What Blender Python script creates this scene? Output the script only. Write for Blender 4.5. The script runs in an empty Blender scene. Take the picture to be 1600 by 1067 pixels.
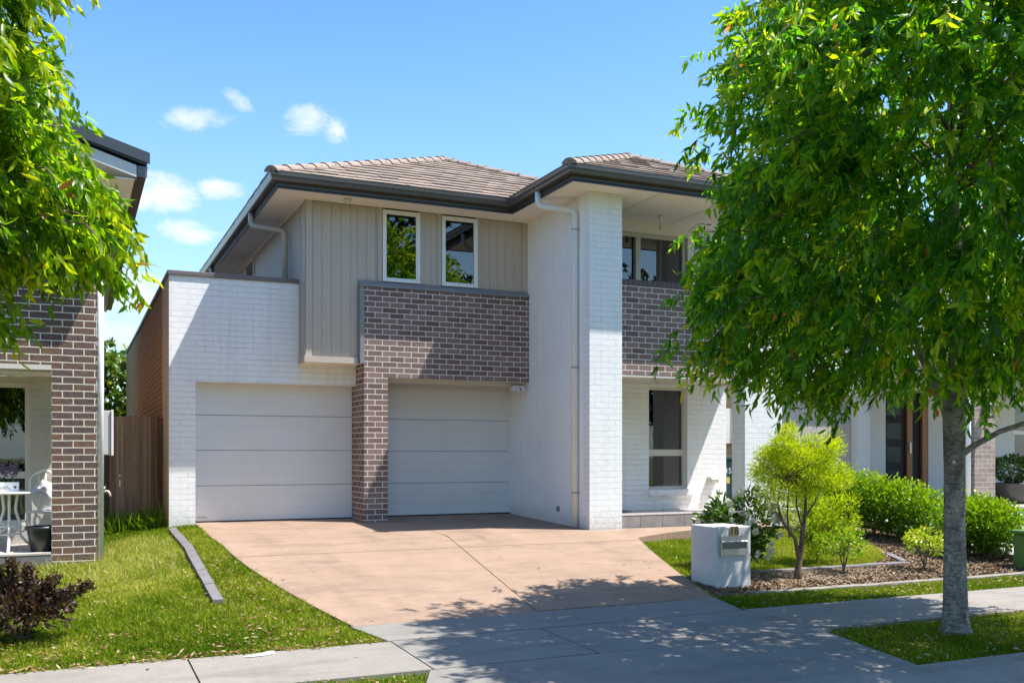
import bpy, bmesh, math, random
import numpy as np
from mathutils import Vector, Matrix

R = math.radians
random.seed(7)
rng = np.random.default_rng(11)
scene = bpy.context.scene
COL = scene.collection

# ------------------------------------------------------------------ camera
PSI = R(24.3)
CAM_Z = 1.05
FPX = 1515.0                                     # focal length in photo pixels (1600 wide)
cam_data = bpy.data.cameras.new("camera")
cam = bpy.data.objects.new("camera", cam_data)
COL.objects.link(cam)
cam.location = (0, 0, CAM_Z)
cam.rotation_euler = (R(90), 0, -PSI)
cam_data.sensor_width = 36.0
cam_data.lens = FPX / 1600 * 36
cam_data.shift_y = (708 - 533.5) / 1600
cam_data.clip_start = 0.1
cam_data.clip_end = 2000
scene.camera = cam

# ------------------------------------------------------------------ light
SUN_TRAVEL = Vector((-0.457, 0.240, -1.0)).normalized()
to_sun = -SUN_TRAVEL
SUN_EL = math.asin(to_sun.z)
SUN_AZ = math.atan2(to_sun.x, to_sun.y)
sun_data = bpy.data.lights.new("sun", 'SUN')
sun_data.energy = 5.0
sun_data.angle = R(0.5)
sun_data.color = (1.0, 0.955, 0.89)
sun = bpy.data.objects.new("sun", sun_data)
COL.objects.link(sun)
sun.location = (10, -10, 30)
sun.rotation_euler = SUN_TRAVEL.to_track_quat('-Z', 'Y').to_euler()

scene.view_settings.view_transform = 'Standard'
scene.view_settings.look = 'None'
scene.view_settings.exposure = 0.92
scene.view_settings.gamma = 1.0
try:
    scene.cycles.max_bounces = 12
    scene.cycles.diffuse_bounces = 7
    scene.cycles.transmission_bounces = 8
    scene.cycles.transparent_max_bounces = 16
    scene.cycles.caustics_reflective = False
    scene.cycles.caustics_refractive = False
except Exception:
    pass


def pix_dir(u, v):
    a, b = (u - 800) / FPX, -(v - 708) / FPX
    c, s = math.cos(PSI), math.sin(PSI)
    return Vector((a * c + s, -a * s + c, b)).normalized()


class NT:
    """tiny node-tree writer"""
    def __init__(self, tree):
        self.t = tree
        tree.nodes.clear()

    def n(self, typ, ins=None, **attrs):
        nd = self.t.nodes.new(typ)
        for k, v in attrs.items():
            setattr(nd, k, v)
        for k, v in (ins or {}).items():
            sock = nd.inputs[k]
            if hasattr(v, 'is_output'):
                self.t.links.new(v, sock)
            else:
                if sock.type == 'RGBA' and len(v) == 3:
                    v = (*v, 1)
                sock.default_value = v
        return nd

    def math(self, op, a, b=0.0, clamp=False):
        nd = self.n('ShaderNodeMath', {0: a, 1: b}, operation=op)
        nd.use_clamp = clamp
        return nd.outputs[0]

    def vmath(self, op, a, b=(0, 0, 0), out=0):
        nd = self.n('ShaderNodeVectorMath', {0: a, 1: b}, operation=op)
        return nd.outputs[out]

    def ramp(self, fac, stops, interp='LINEAR'):
        nd = self.n('ShaderNodeValToRGB', {0: fac})
        cr = nd.color_ramp
        cr.interpolation = interp
        while len(cr.elements) < len(stops):
            cr.elements.new(0.5)
        for el, (p, c) in zip(cr.elements, stops):
            el.position = p
            el.color = (*c, 1) if len(c) == 3 else c
        return nd.outputs[0]

    def mix(self, fac, a, b, blend='MIX'):
        nd = self.n('ShaderNodeMix', data_type='RGBA', blend_type=blend)
        for i, v in ((0, fac), (6, a), (7, b)):
            if hasattr(v, 'is_output'):
                self.t.links.new(v, nd.inputs[i])
            else:
                if i and len(v) == 3:
                    v = (*v, 1)
                nd.inputs[i].default_value = v
        return nd.outputs[2]

    def maprange(self, v, a, b, c=0.0, d=1.0, smooth=False):
        nd = self.n('ShaderNodeMapRange', {0: v, 1: a, 2: b, 3: c, 4: d})
        if smooth:
            nd.interpolation_type = 'SMOOTHSTEP'
        return nd.outputs[0]

    def noise(self, vec, scale, detail=3, rough=0.55, out=0, distortion=0.0):
        return self.n('ShaderNodeTexNoise', {'Vector': vec, 'Scale': scale, 'Detail': detail,
                                             'Roughness': rough, 'Distortion': distortion}).outputs[out]


# ------------------------------------------------------------------ sky
world = bpy.data.worlds.new("World")
scene.world = world
world.use_nodes = True
w = NT(world.node_tree)
sky = w.n('ShaderNodeTexSky', sky_type='NISHITA')
sky.sun_disc = False
sky.sun_elevation = SUN_EL
sky.sun_rotation = SUN_AZ
sky.altitude = 0
sky.air_density = 1.25
sky.dust_density = 0.6
sky.ozone_density = 1.6
gen = w.n('ShaderNodeTexCoord').outputs['Generated']
nse = w.noise(w.vmath('MULTIPLY', gen, (1, 1, 1.7)), 24, 8, 0.66, distortion=0.4)
nse2 = w.noise(gen, 9, 3, 0.5)
warp = w.math('ADD', w.math('MULTIPLY', w.math('SUBTRACT', nse, 0.5), 3.6),
              w.math('MULTIPLY', w.math('SUBTRACT', nse2, 0.5), 1.0))
CLOUDS = [  # pixel centre, half size along / across, tilt, strength
    (312, 186, 56, 17, 8, .78), (371, 157, 27, 15, -32, .8), (484, 188, 40, 24, 5, .70), (524, 203, 24, 25, -20, .9),
    (248, 300, 58, 30, -4, 1.0), (348, 300, 36, 19, -6, .9), (292, 360, 50, 17, -4, .9), (192, 462, 62, 36, 0, .9),
    (235, 440, 30, 14, 0, .6), (170, 520, 70, 22, 0, .5), (1000, 480, 130, 40, 0, .6), (1330, 300, 100, 40, 0, .8)]
dens = None
for (u, v, hw, hh, tilt, st) in CLOUDS:
    d = pix_dir(u, v)
    right = Vector((0, 0, 1)).cross(d).normalized() * -1
    up = right.cross(d).normalized()
    if up.z < 0:
        up = -up
    ca, sa = math.cos(R(tilt)), math.sin(R(tilt))
    e1 = right * ca + up * sa
    e2 = up * ca - right * sa
    px = 1 / FPX * 0.93
    rel = w.vmath('SUBTRACT', gen, tuple(d))
    a = w.math('MULTIPLY', w.vmath('DOT_PRODUCT', rel, tuple(e1), 1), 1 / (hw * px))
    b = w.math('MULTIPLY', w.vmath('DOT_PRODUCT', rel, tuple(e2), 1), 1 / (hh * px))
    r2 = w.math('ADD', w.math('MULTIPLY', a, a), w.math('MULTIPLY', b, b))
    front = w.math('GREATER_THAN', w.vmath('DOT_PRODUCT', gen, tuple(d), 1), 0.5)
    m = w.math('SUBTRACT', 0.95, w.math('MULTIPLY', r2, 0.8))
    m = w.math('ADD', m, warp)
    m = w.maprange(m, 0.0, 1.5, 0.0, st, True)
    m = w.math('MULTIPLY', m, front)
    dens = m if dens is None else w.math('MAXIMUM', dens, m)
up_z = w.n('ShaderNodeSeparateXYZ', {0: gen}).outputs[2]
hz = w.maprange(up_z, 0.0, 0.42, 1.0, 0.0)
hz = w.math('POWER', hz, 1.3)
skyc = w.mix(w.math('MULTIPLY', hz, 0.6), sky.outputs[0], (2.9, 4.1, 5.0))
hsv = w.n('ShaderNodeHueSaturation', {'Hue': 0.507, 'Saturation': 1.34, 'Value': 1.0, 'Color': skyc}).outputs[0]
final = w.mix(dens, hsv, (4.3, 4.45, 4.6))
bg = w.n('ShaderNodeBackground', {'Color': final, 'Strength': 0.138})
out = w.n('ShaderNodeOutputWorld', {'Surface': bg.outputs[0]})


# ------------------------------------------------------------------ materials
def new_mat(name):
    m = bpy.data.materials.new(name)
    m.use_nodes = True
    return m, NT(m.node_tree)


def finish(nt, **ins):
    bump = ins.pop('bump', None)
    bs = nt.n('ShaderNodeBsdfPrincipled')
    for k, v in ins.items():
        key = {'color': 'Base Color', 'rough': 'Roughness', 'metal': 'Metallic', 'spec': 'Specular IOR Level',
               'ior': 'IOR', 'coat': 'Coat Weight'}[k]
        if hasattr(v, 'is_output'):
            nt.t.links.new(v, bs.inputs[key])
        else:
            bs.inputs[key].default_value = (*v, 1) if (isinstance(v, tuple) and len(v) == 3) else v
    if bump is not None:
        h, strength, dist = bump
        b = nt.n('ShaderNodeBump', {'Strength': strength, 'Distance': dist, 'Height': h})
        nt.t.links.new(b.outputs[0], bs.inputs['Normal'])
    o = nt.n('ShaderNodeOutputMaterial', {'Surface': bs.outputs[0]})
    return bs


def plain(name, col, rough=0.5, var=0.08, metal=0.0, scale=6.0, bump=0.0, bscale=120.0, spec=0.5, streak=0.0):
    m, nt = new_mat(name)
    co = nt.n('ShaderNodeTexCoord').outputs['Object']
    n1 = nt.noise(co, scale, 5)
    f = nt.maprange(n1, 0.25, 0.75, 1 - var, 1 + var)
    if streak:
        st = nt.vmath('MULTIPLY', co, (22, 22, 0.8))
        n2 = nt.noise(st, 1.0, 4)
        f = nt.math('MULTIPLY', f, nt.maprange(n2, 0.45, 0.8, 1.0, 1.0 - streak))
    c = nt.vmath('SCALE', tuple(col))
    nt.t.links.new(f, c.node.inputs['Scale'])
    kw = dict(color=c, rough=rough, metal=metal, spec=spec)
    if bump:
        kw['bump'] = (nt.noise(co, bscale, 4), bump, 0.01)
    finish(nt, **kw)
    return m


def brick(name, c1, c2, mortar, var=0.25, msize=0.010, depth=0.006, rockface=0.0, speck=0.1, rough=0.85, painted=False,
          offset=(0, 0), smooth=0.1, row=0.086, wid=0.24):
    m, nt = new_mat(name)
    uv = nt.n('ShaderNodeTexCoord').outputs['UV']
    uvo = nt.vmath('ADD', uv, (offset[0], offset[1], 0))
    wob = nt.noise(uvo, 9.0, 2, out=1)
    wv = nt.vmath('MULTIPLY', nt.vmath('SUBTRACT', wob, (0.5, 0.5, 0.5)), (0.007, 0.007, 0))
    uvw = nt.vmath('ADD', uvo, wv)
    bt = nt.n('ShaderNodeTexBrick', {'Vector': uvw, 'Color1': (0, 0, 0), 'Color2': (1, 1, 1), 'Mortar': (0.5, 0.5, 0.5),
                                     'Scale': 1.0, 'Mortar Size': msize / 2, 'Mortar Smooth': smooth, 'Bias': 0.0,
                                     'Brick Width': wid, 'Row Height': row})
    bt.offset = 0.5
    fac = bt.outputs['Fac']
    rnd = nt.n('ShaderNodeSeparateColor', {0: bt.outputs['Color']}).outputs[0]
    fine = nt.noise(uvo, 70.0, 4, 0.65)
    mid = nt.noise(uvo, 14.0, 4, 0.6)
    big = nt.noise(uvo, 1.1, 3, 0.5)
    if painted:
        # thick paint over brick: joints show only as shallow, broken grooves
        vis = nt.maprange(nt.noise(uvo, 3.5, 3), 0.35, 0.62, 0.35, 1.0)
        groove = nt.math('MULTIPLY', fac, vis)
        hgt = nt.math('SUBTRACT', nt.math('ADD', nt.math('MULTIPLY', rnd, 0.55), nt.math('MULTIPLY', mid, 0.45)),
                      nt.math('MULTIPLY', groove, 1.0))
        hgt = nt.math('ADD', hgt, nt.math('MULTIPLY', fine, 0.18))
        tone = nt.maprange(big, 0.3, 0.7, 0.96, 1.03)
        dirt = nt.maprange(nt.noise(nt.vmath('MULTIPLY', uvo, (11, 0.55, 1)), 1.0, 5, 0.65), 0.5, 0.8, 1.0, 0.88)
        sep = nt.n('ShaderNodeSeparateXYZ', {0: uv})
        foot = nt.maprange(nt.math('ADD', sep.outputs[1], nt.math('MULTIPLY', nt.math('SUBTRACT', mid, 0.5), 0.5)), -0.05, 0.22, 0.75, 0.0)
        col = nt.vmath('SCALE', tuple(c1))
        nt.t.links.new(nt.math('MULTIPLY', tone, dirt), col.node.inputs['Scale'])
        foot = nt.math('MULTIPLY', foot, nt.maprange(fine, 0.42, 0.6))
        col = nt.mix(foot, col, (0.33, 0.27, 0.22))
        col = nt.mix(nt.math('MULTIPLY', groove, 0.03), col, (0.38, 0.38, 0.38))
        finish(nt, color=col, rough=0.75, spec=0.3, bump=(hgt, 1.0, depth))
        return m
    k = nt.math('ADD', nt.math('MULTIPLY', rnd, 0.75 - rockface * 0.25), nt.math('MULTIPLY', mid, 0.25 + rockface * 0.45))
    if isinstance(c1, list):
        bc = nt.ramp(k, c1)
    else:
        bc = nt.mix(nt.maprange(k, 0.1, 0.9), c1, c2)
    bc2 = nt.vmath('SCALE', bc)
    nt.t.links.new(nt.maprange(fine, 0.25, 0.75, 1 - speck * 2, 1 + speck * 2), bc2.node.inputs['Scale'])
    mc = nt.vmath('SCALE', tuple(mortar))
    nt.t.links.new(nt.maprange(mid, 0.2, 0.8, 0.86, 1.1), mc.node.inputs['Scale'])
    col = nt.mix(fac, bc2, mc)
    h = nt.math('SUBTRACT', 1.0, fac)
    if rockface:
        rf = nt.noise(nt.vmath('MULTIPLY', uvo, (1, 1.7, 1)), 22.0, 4, 0.6, distortion=1.2)
        h = nt.math('MULTIPLY', h, nt.math('ADD', 0.4, nt.math('MULTIPLY', rf, rockface)))
    h = nt.math('ADD', h, nt.math('MULTIPLY', fine, 0.15))
    finish(nt, color=col, rough=rough, spec=0.25, bump=(h, 1.0, depth))
    return m


def leafmat(name, stops, rough=0.38, trans=0.45, spec=0.45, tboost=1.5):
    """leaf colour picked by a per-leaf tone attribute; light passes through the blade"""
    m, nt = new_mat(name)
    at = nt.n('ShaderNodeAttribute', attribute_name='tone').outputs['Fac']
    col = nt.ramp(at, stops)
    bs = nt.n('ShaderNodeBsdfPrincipled', {'Base Color': col, 'Roughness': rough, 'Specular IOR Level': spec})
    tc = nt.vmath('MINIMUM', nt.vmath('MULTIPLY', col, (tboost * 1.15, tboost * 1.1, tboost * 0.45)), (0.75, 0.80, 0.5))
    tr = nt.n('ShaderNodeBsdfTranslucent', {'Color': tc})
    mx = nt.n('ShaderNodeMixShader', {0: trans, 1: bs.outputs[0], 2: tr.outputs[0]})
    nt.n('ShaderNodeOutputMaterial', {'Surface': mx.outputs[0]})
    return m


def glassmat(name, tint=(0.55, 0.62, 0.66), ior=2.0):
    m, nt = new_mat(name)
    fr = nt.n('ShaderNodeFresnel', {'IOR': ior})
    gl = nt.n('ShaderNodeBsdfGlossy', {'Color': (0.95, 0.97, 1.0), 'Roughness': 0.01})
    tp = nt.n('ShaderNodeBsdfTransparent', {'Color': tint})
    mx = nt.n('ShaderNodeMixShader', {0: fr.outputs[0], 1: tp.outputs[0], 2: gl.outputs[0]})
    nt.n('ShaderNodeOutputMaterial', {'Surface': mx.outputs[0]})
    return m


def concrete(name, col, var=0.14, scale=1.3, stain=0.2, broom=0.0, speck=0.10, rough=0.85):
    m, nt = new_mat(name)
    co = nt.n('ShaderNodeTexCoord').outputs['Object']
    a = nt.noise(co, scale, 6, 0.62)
    b = nt.noise(co, 110, 4, 0.75)
    c = nt.noise(nt.vmath('MULTIPLY', co, (0.8, 2.6, 1)), scale * 1.4, 5, 0.6, distortion=0.6)
    d = nt.noise(co, 7.5, 6, 0.7, distortion=0.8)
    e = nt.noise(nt.vmath('MULTIPLY', co, (3.2, 0.5, 1)), 1.0, 4, 0.55)
    f = nt.math('MULTIPLY', nt.maprange(a, 0.25, 0.75, 1 - var, 1 + var), nt.maprange(b, 0.25, 0.75, 1 - speck * 1.6, 1 + speck * 1.6))
    f = nt.math('MULTIPLY', f, nt.maprange(c, 0.50, 0.74, 1.0, 1.0 - stain))
    f = nt.math('MULTIPLY', f, nt.maprange(d, 0.3, 0.7, 0.93, 1.06))
    f = nt.math('MULTIPLY', f, nt.maprange(e, 0.55, 0.75, 1.0, 1.0 - stain * 0.6))
    vo = nt.n('ShaderNodeTexVoronoi', {'Vector': co, 'Scale': 2.3}).outputs['Distance']
    spot = nt.maprange(nt.math('ADD', vo, nt.math('MULTIPLY', nt.math('SUBTRACT', d, 0.5), 0.1)), 0.02, 0.05, 0.6, 1.0)
    f = nt.math('MULTIPLY', f, spot)
    cc = nt.vmath('SCALE', tuple(col))
    nt.t.links.new(f, cc.node.inputs['Scale'])
    cc = nt.mix(nt.maprange(c, 0.52, 0.8, 0, 0.22), cc, tuple(x * .8 for x in (col[1], col[1], col[1] * .95)))
    h = nt.math('ADD', nt.math('MULTIPLY', b, 0.6), nt.math('MULTIPLY', a, 0.4))
    if broom:
        wv = nt.noise(nt.vmath('MULTIPLY', co, (90, 3, 1)), 1.0, 3)
        h = nt.math('ADD', h, nt.math('MULTIPLY', wv, broom))
    finish(nt, color=cc, rough=rough, spec=0.3, bump=(h, 0.7, 0.005))
    return m


M = {}
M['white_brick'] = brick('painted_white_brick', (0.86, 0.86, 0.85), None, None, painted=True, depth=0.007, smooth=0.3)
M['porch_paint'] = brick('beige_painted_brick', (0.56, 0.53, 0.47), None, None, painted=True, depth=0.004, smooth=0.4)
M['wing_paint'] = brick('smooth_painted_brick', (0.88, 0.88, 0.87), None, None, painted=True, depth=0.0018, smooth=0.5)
M['white_render'] = plain('white_render', (0.78, 0.78, 0.77), 0.8, 0.03, bump=0.15, bscale=60, scale=1.2, streak=0.05)
M['beige_render'] = plain('beige_render', (0.60, 0.50, 0.385), 0.85, 0.05, bump=0.2, bscale=80)
M['grey_brick'] = brick('grey_brown_brick', (0.150, 0.100, 0.086), (0.265, 0.188, 0.165), (0.84, 0.75, 0.68), depth=0.005, speck=0.16, msize=0.0115)
M['orange_brick'] = brick('orange_brown_brick', (0.25, 0.145, 0.068), (0.38, 0.22, 0.11), (0.88, 0.62, 0.40), depth=0.006, speck=0.10)
M['clinker'] = brick('mottled_clinker_brick', [(0.05, (0.085, 0.070, 0.078)), (0.35, (0.118, 0.085, 0.082)), (0.6, (0.150, 0.098, 0.080)),
                     (0.85, (0.185, 0.108, 0.072)), (1.0, (0.235, 0.125, 0.068))], None, (0.80, 0.70, 0.58), depth=0.012,
                     rockface=1.1, speck=0.16, msize=0.013, offset=(0.01, 0.0))
M['tan_brick'] = brick('tan_brick', (0.24, 0.185, 0.150), (0.36, 0.28, 0.23), (0.55, 0.50, 0.45), speck=0.08, depth=0.004)
M['clad'] = plain('taupe_paint', (0.50, 0.425, 0.345), 0.6, 0.04, scale=2, streak=0.05)
M['clad_trim'] = plain('taupe_trim', (0.49, 0.415, 0.34), 0.5, 0.03)
M['flashing'] = plain('grey_flashing', (0.25, 0.25, 0.255), 0.45, 0.05, metal=0.2)
M['cap'] = plain('brown_cap_metal', (0.16, 0.135, 0.125), 0.42, 0.05)
M['gutter'] = plain('brown_gutter_metal', (0.082, 0.068, 0.062), 0.27, 0.06, spec=0.9)
M['fascia'] = plain('dark_fascia_metal', (0.075, 0.068, 0.068), 0.4, 0.05)
M['soffit'] = plain('cream_soffit', (0.90, 0.83, 0.735), 0.8, 0.02, scale=1.0)
M['white_metal'] = plain('white_powdercoat', (0.80, 0.80, 0.78), 0.35, 0.02)
M['cream_metal'] = plain('cream_powdercoat', (0.64, 0.60, 0.53), 0.4, 0.02)
M['pipe_beige'] = plain('beige_pipe_paint', (0.56, 0.48, 0.37), 0.45, 0.05)
M['pipe_white'] = plain('white_pipe_paint', (0.76, 0.77, 0.77), 0.65, 0.04, spec=0.3)
M['door_panel'] = plain('pale_garage_door', (0.71, 0.70, 0.685), 0.45, 0.035, scale=2, bump=0.10, bscale=220, streak=0.02)
M['dark'] = plain('black_rubber', (0.02, 0.02, 0.02), 0.7)
M['interior'] = plain('dim_room', (0.07, 0.065, 0.06), 0.9, 0.1)
M['interior_wall'] = plain('room_wall', (0.26, 0.255, 0.24), 0.9, 0.03)
M['blind'] = plain('grey_blind', (0.20, 0.19, 0.18), 0.8, 0.05)
M['glass'] = glassmat('window_glass')
M['glass_dark'] = glassmat('tinted_window_glass', (0.25, 0.27, 0.28), 2.1)
M['tile'] = plain('concrete_roof_tile', (0.255, 0.195, 0.150), 0.9, 0.26, scale=2.6, bump=0.3, bscale=50)
M['ridge'] = plain('ridge_tile', (0.28, 0.215, 0.17), 0.85, 0.16, scale=3, bump=0.3, bscale=50)
M['driveway'] = concrete('salmon_concrete', (0.300, 0.208, 0.147), 0.15, 1.3, 0.26, speck=0.10)
M['path'] = concrete('grey_concrete', (0.255, 0.230, 0.200), 0.13, 1.1, 0.22, broom=0.8, speck=0.13)
M['path2'] = concrete('blue_grey_concrete', (0.235, 0.220, 0.195), 0.12, 1.1, 0.2, broom=0.5, speck=0.16)
M['kerb'] = concrete('kerb_concrete', (0.245, 0.225, 0.198), 0.15, 1.4, 0.25, speck=0.12)
M['pale_concrete'] = concrete('pale_concrete', (0.36, 0.345, 0.32), 0.08, 1.2, 0.1)
M['asphalt'] = plain('asphalt', (0.055, 0.053, 0.052), 0.9, 0.2, bump=0.5, bscale=90)
M['soil'] = plain('lawn_soil', (0.105, 0.115, 0.020), 0.95, 0.35, scale=3, bump=0.5, bscale=40)
M['mulch'] = plain('mulch_bed', (0.16, 0.115, 0.08), 0.95, 0.4, scale=12, bump=0.8, bscale=60)
M['slate'] = plain('dark_paver', (0.17, 0.155, 0.16), 0.8, 0.18, scale=9, bump=0.3, bscale=60)
M['tilestone'] = plain('grey_stone_tile', (0.30, 0.265, 0.255), 0.6, 0.2, scale=7, bump=0.25, bscale=40)
M['porchtop'] = plain('porch_paver', (0.56, 0.49, 0.44), 0.7, 0.12, scale=5)
M['timber_door'] = plain('orange_timber', (0.30, 0.115, 0.028), 0.4, 0.2, scale=9, streak=0.3)
M['black_gloss'] = plain('black_door', (0.015, 0.016, 0.019), 0.5, 0.1, spec=0.2)
M['roof_metal'] = plain('charcoal_roof_metal', (0.055, 0.062, 0.070), 0.35, 0.05, spec=0.6)
M['grey_wall'] = plain('pale_grey_wall', (0.66, 0.66, 0.65), 0.8, 0.03)
M['beige_panel'] = plain('warm_grey_garage_door', (0.44, 0.405, 0.375), 0.45, 0.03)
M['mailbox'] = plain('pale_grey_render', (0.56, 0.57, 0.58), 0.85, 0.06, scale=5, bump=0.35, bscale=70)
M['steel'] = plain('brushed_steel', (0.46, 0.46, 0.46), 0.35, 0.06, metal=0.75)
M['brass'] = plain('aged_brass', (0.42, 0.31, 0.14), 0.4, 0.15, metal=0.6)
M['green_box'] = plain('green_fibreglass', (0.085, 0.19, 0.045), 0.5, 0.08, scale=4)
M['bark'] = plain('grey_bark', (0.27, 0.245, 0.215), 0.9, 0.35, scale=14, bump=1.0, bscale=28)
M['bark_dark'] = plain('brown_bark', (0.14, 0.10, 0.07), 0.9, 0.3, scale=16, bump=0.8, bscale=30)
M['black_plastic'] = plain('black_plastic', (0.022, 0.023, 0.026), 0.4, 0.1)
M['ceramic'] = plain('dark_glazed_ceramic', (0.09, 0.082, 0.068), 0.2, 0.2, scale=4)
M['cast_white'] = plain('white_cast_iron', (0.80, 0.80, 0.78), 0.45, 0.04)
M['fabric_white'] = plain('white_fabric', (0.72, 0.72, 0.71), 0.9, 0.06, scale=20, bump=0.4, bscale=40)
M['meter'] = plain('grey_meter_box', (0.60, 0.60, 0.585), 0.4, 0.03)
M['bin'] = plain('dark_green_plastic', (0.020, 0.055, 0.055), 0.45, 0.1)
M['clear_white'] = plain('white_paper', (0.85, 0.85, 0.84), 0.8, 0.03)
M['petal'] = leafmat('white_petal', [(0.0, (0.80, 0.80, 0.76)), (1.0, (0.86, 0.86, 0.84))], 0.6, 0.3, 0.2, 0.9)
M['purple_petal'] = leafmat('mauve_petal', [(0.0, (0.16, 0.10, 0.22)), (1.0, (0.34, 0.28, 0.42))], 0.6, 0.3, 0.2, 0.9)
M['street_leaf'] = leafmat('street_tree_leaf', [(0.0, (0.028, 0.105, 0.004)), (0.35, (0.070, 0.205, 0.005)), (0.60, (0.185, 0.330, 0.006)),
                           (0.82, (0.36, 0.45, 0.009)), (0.965, (0.50, 0.50, 0.02)), (0.985, (0.36, 0.10, 0.02)), (1.0, (0.38, 0.12, 0.03))],
                           0.36, 0.60, 0.45, 2.3)
M['left_leaf'] = leafmat('bright_street_leaf', [(0.0, (0.045, 0.120, 0.004)), (0.3, (0.105, 0.215, 0.005)), (0.6, (0.235, 0.340, 0.006)),
                         (0.85, (0.40, 0.45, 0.010)), (0.97, (0.50, 0.49, 0.02)), (0.985, (0.38, 0.11, 0.02)), (1.0, (0.38, 0.12, 0.03))],
                         0.36, 0.60, 0.45, 2.3)
M['fine_leaf'] = leafmat('fine_yellow_leaf', [(0.0, (0.11, 0.18, 0.004)), (0.5, (0.31, 0.42, 0.006)), (1.0, (0.50, 0.55, 0.014))], 0.5, 0.45, 0.3, 1.5)
M['hedge_leaf'] = leafmat('hedge_leaf', [(0.0, (0.045, 0.135, 0.005)), (0.5, (0.15, 0.29, 0.006)), (0.85, (0.31, 0.42, 0.012)), (1.0, (0.45, 0.48, 0.02))], 0.35, 0.35, 0.5, 1.5)
M['dark_leaf'] = leafmat('glossy_dark_leaf', [(0.0, (0.020, 0.070, 0.010)), (0.6, (0.050, 0.135, 0.014)), (1.0, (0.17, 0.27, 0.02))], 0.28, 0.25, 0.6, 1.3)
M['plum_leaf'] = leafmat('plum_leaf', [(0.0, (0.028, 0.017, 0.015)), (0.5, (0.070, 0.038, 0.028)), (0.8, (0.13, 0.075, 0.05)), (0.9, (0.17, 0.11, 0.07)), (1.0, (0.17, 0.22, 0.03))], 0.4, 0.25, 0.4, 1.2)
M['far_leaf'] = leafmat('far_tree_leaf', [(0.0, (0.045, 0.095, 0.012)), (0.6, (0.11, 0.18, 0.018)), (1.0, (0.24, 0.29, 0.03))], 0.5, 0.35, 0.35, 1.4)
M['back_leaf'] = leafmat('dark_tree_leaf', [(0.0, (0.008, 0.022, 0.005)), (0.6, (0.018, 0.036, 0.008)), (1.0, (0.04, 0.055, 0.012))], 0.45, 0.3, 0.4, 1.2)
M['grass'] = leafmat('lawn_grass', [(0.0, (0.030, 0.080, 0.003)), (0.35, (0.090, 0.170, 0.005)), (0.62, (0.20, 0.265, 0.014)), (0.84, (0.36, 0.38, 0.045)), (1.0, (0.54, 0.48, 0.16))], 0.7, 0.40, 0.08, 1.4)
M['drygrass'] = leafmat('dry_grass', [(0.0, (0.14, 0.22, 0.025)), (0.35, (0.27, 0.31, 0.05)), (0.7, (0.42, 0.42, 0.12)), (1.0, (0.56, 0.50, 0.22))], 0.6, 0.35, 0.25, 1.2)
M['litter'] = leafmat('dead_leaf', [(0.0, (0.12, 0.055, 0.022)), (0.4, (0.24, 0.125, 0.05)), (0.75, (0.36, 0.25, 0.12)), (1.0, (0.48, 0.40, 0.25))], 0.7, 0.15, 0.25, 1.0)
M['chips'] = leafmat('mulch_chip', [(0.0, (0.08, 0.05, 0.032)), (0.4, (0.20, 0.13, 0.08)), (0.8, (0.34, 0.25, 0.16)), (1.0, (0.46, 0.37, 0.26))], 0.85, 0.0, 0.2, 1.0)


def paling_material():
    m, nt = new_mat('weathered_paling')
    uv = nt.n('ShaderNodeTexCoord').outputs['Object']
    sep = nt.n('ShaderNodeSeparateXYZ', {0: uv})
    board = nt.math('FLOOR', nt.math('MULTIPLY', sep.outputs[0], 1 / 0.1))
    wn = nt.n('ShaderNodeTexWhiteNoise', {'W': board}, noise_dimensions='1D').outputs['Value']
    off = nt.n('ShaderNodeCombineXYZ', {0: board, 1: 0.0, 2: wn}).outputs[0]
    g = nt.noise(nt.vmath('ADD', nt.vmath('MULTIPLY', uv, (26, 26, 1.6)), off), 1.0, 6, 0.65)
    k = nt.math('ADD', nt.math('MULTIPLY', wn, 0.62), nt.math('MULTIPLY', g, 0.55))
    col = nt.ramp(k, [(0.25, (0.10, 0.064, 0.042)), (0.55, (0.25, 0.165, 0.105)), (0.9, (0.46, 0.33, 0.22))])
    finish(nt, color=col, rough=0.9, spec=0.2, bump=(g, 0.7, 0.006))
    return m


M['paling'] = paling_material()


def trunk_material():
    m, nt = new_mat('mottled_trunk_bark')
    co = nt.n('ShaderNodeTexCoord').outputs['Object']
    a = nt.noise(nt.vmath('MULTIPLY', co, (1, 1, 0.55)), 9, 6, 0.65)
    b = nt.noise(nt.vmath('MULTIPLY', co, (2.0, 2.0, 5.0)), 6, 4, 0.6, distortion=1.5)
    c = nt.n('ShaderNodeTexVoronoi', {'Vector': nt.vmath('MULTIPLY', co, (1.2, 1.2, 2.2)), 'Scale': 6.0}).outputs['Distance']
    base = nt.ramp(a, [(0.28, (0.13, 0.115, 0.105)), (0.5, (0.27, 0.245, 0.215)), (0.72, (0.45, 0.415, 0.36))])
    col = nt.mix(nt.maprange(b, 0.56, 0.70, 0, 0.75), base, (0.085, 0.075, 0.068))
    col = nt.mix(nt.maprange(c, 0.10, 0.03, 0, 0.6), col, (0.50, 0.48, 0.44))
    h = nt.math('ADD', a, nt.math('MULTIPLY', nt.maprange(b, 0.5, 0.7), -0.6))
    finish(nt, color=col, rough=0.9, spec=0.2, bump=(h, 1.0, 0.02))
    return m


M['trunk'] = trunk_material()


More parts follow.
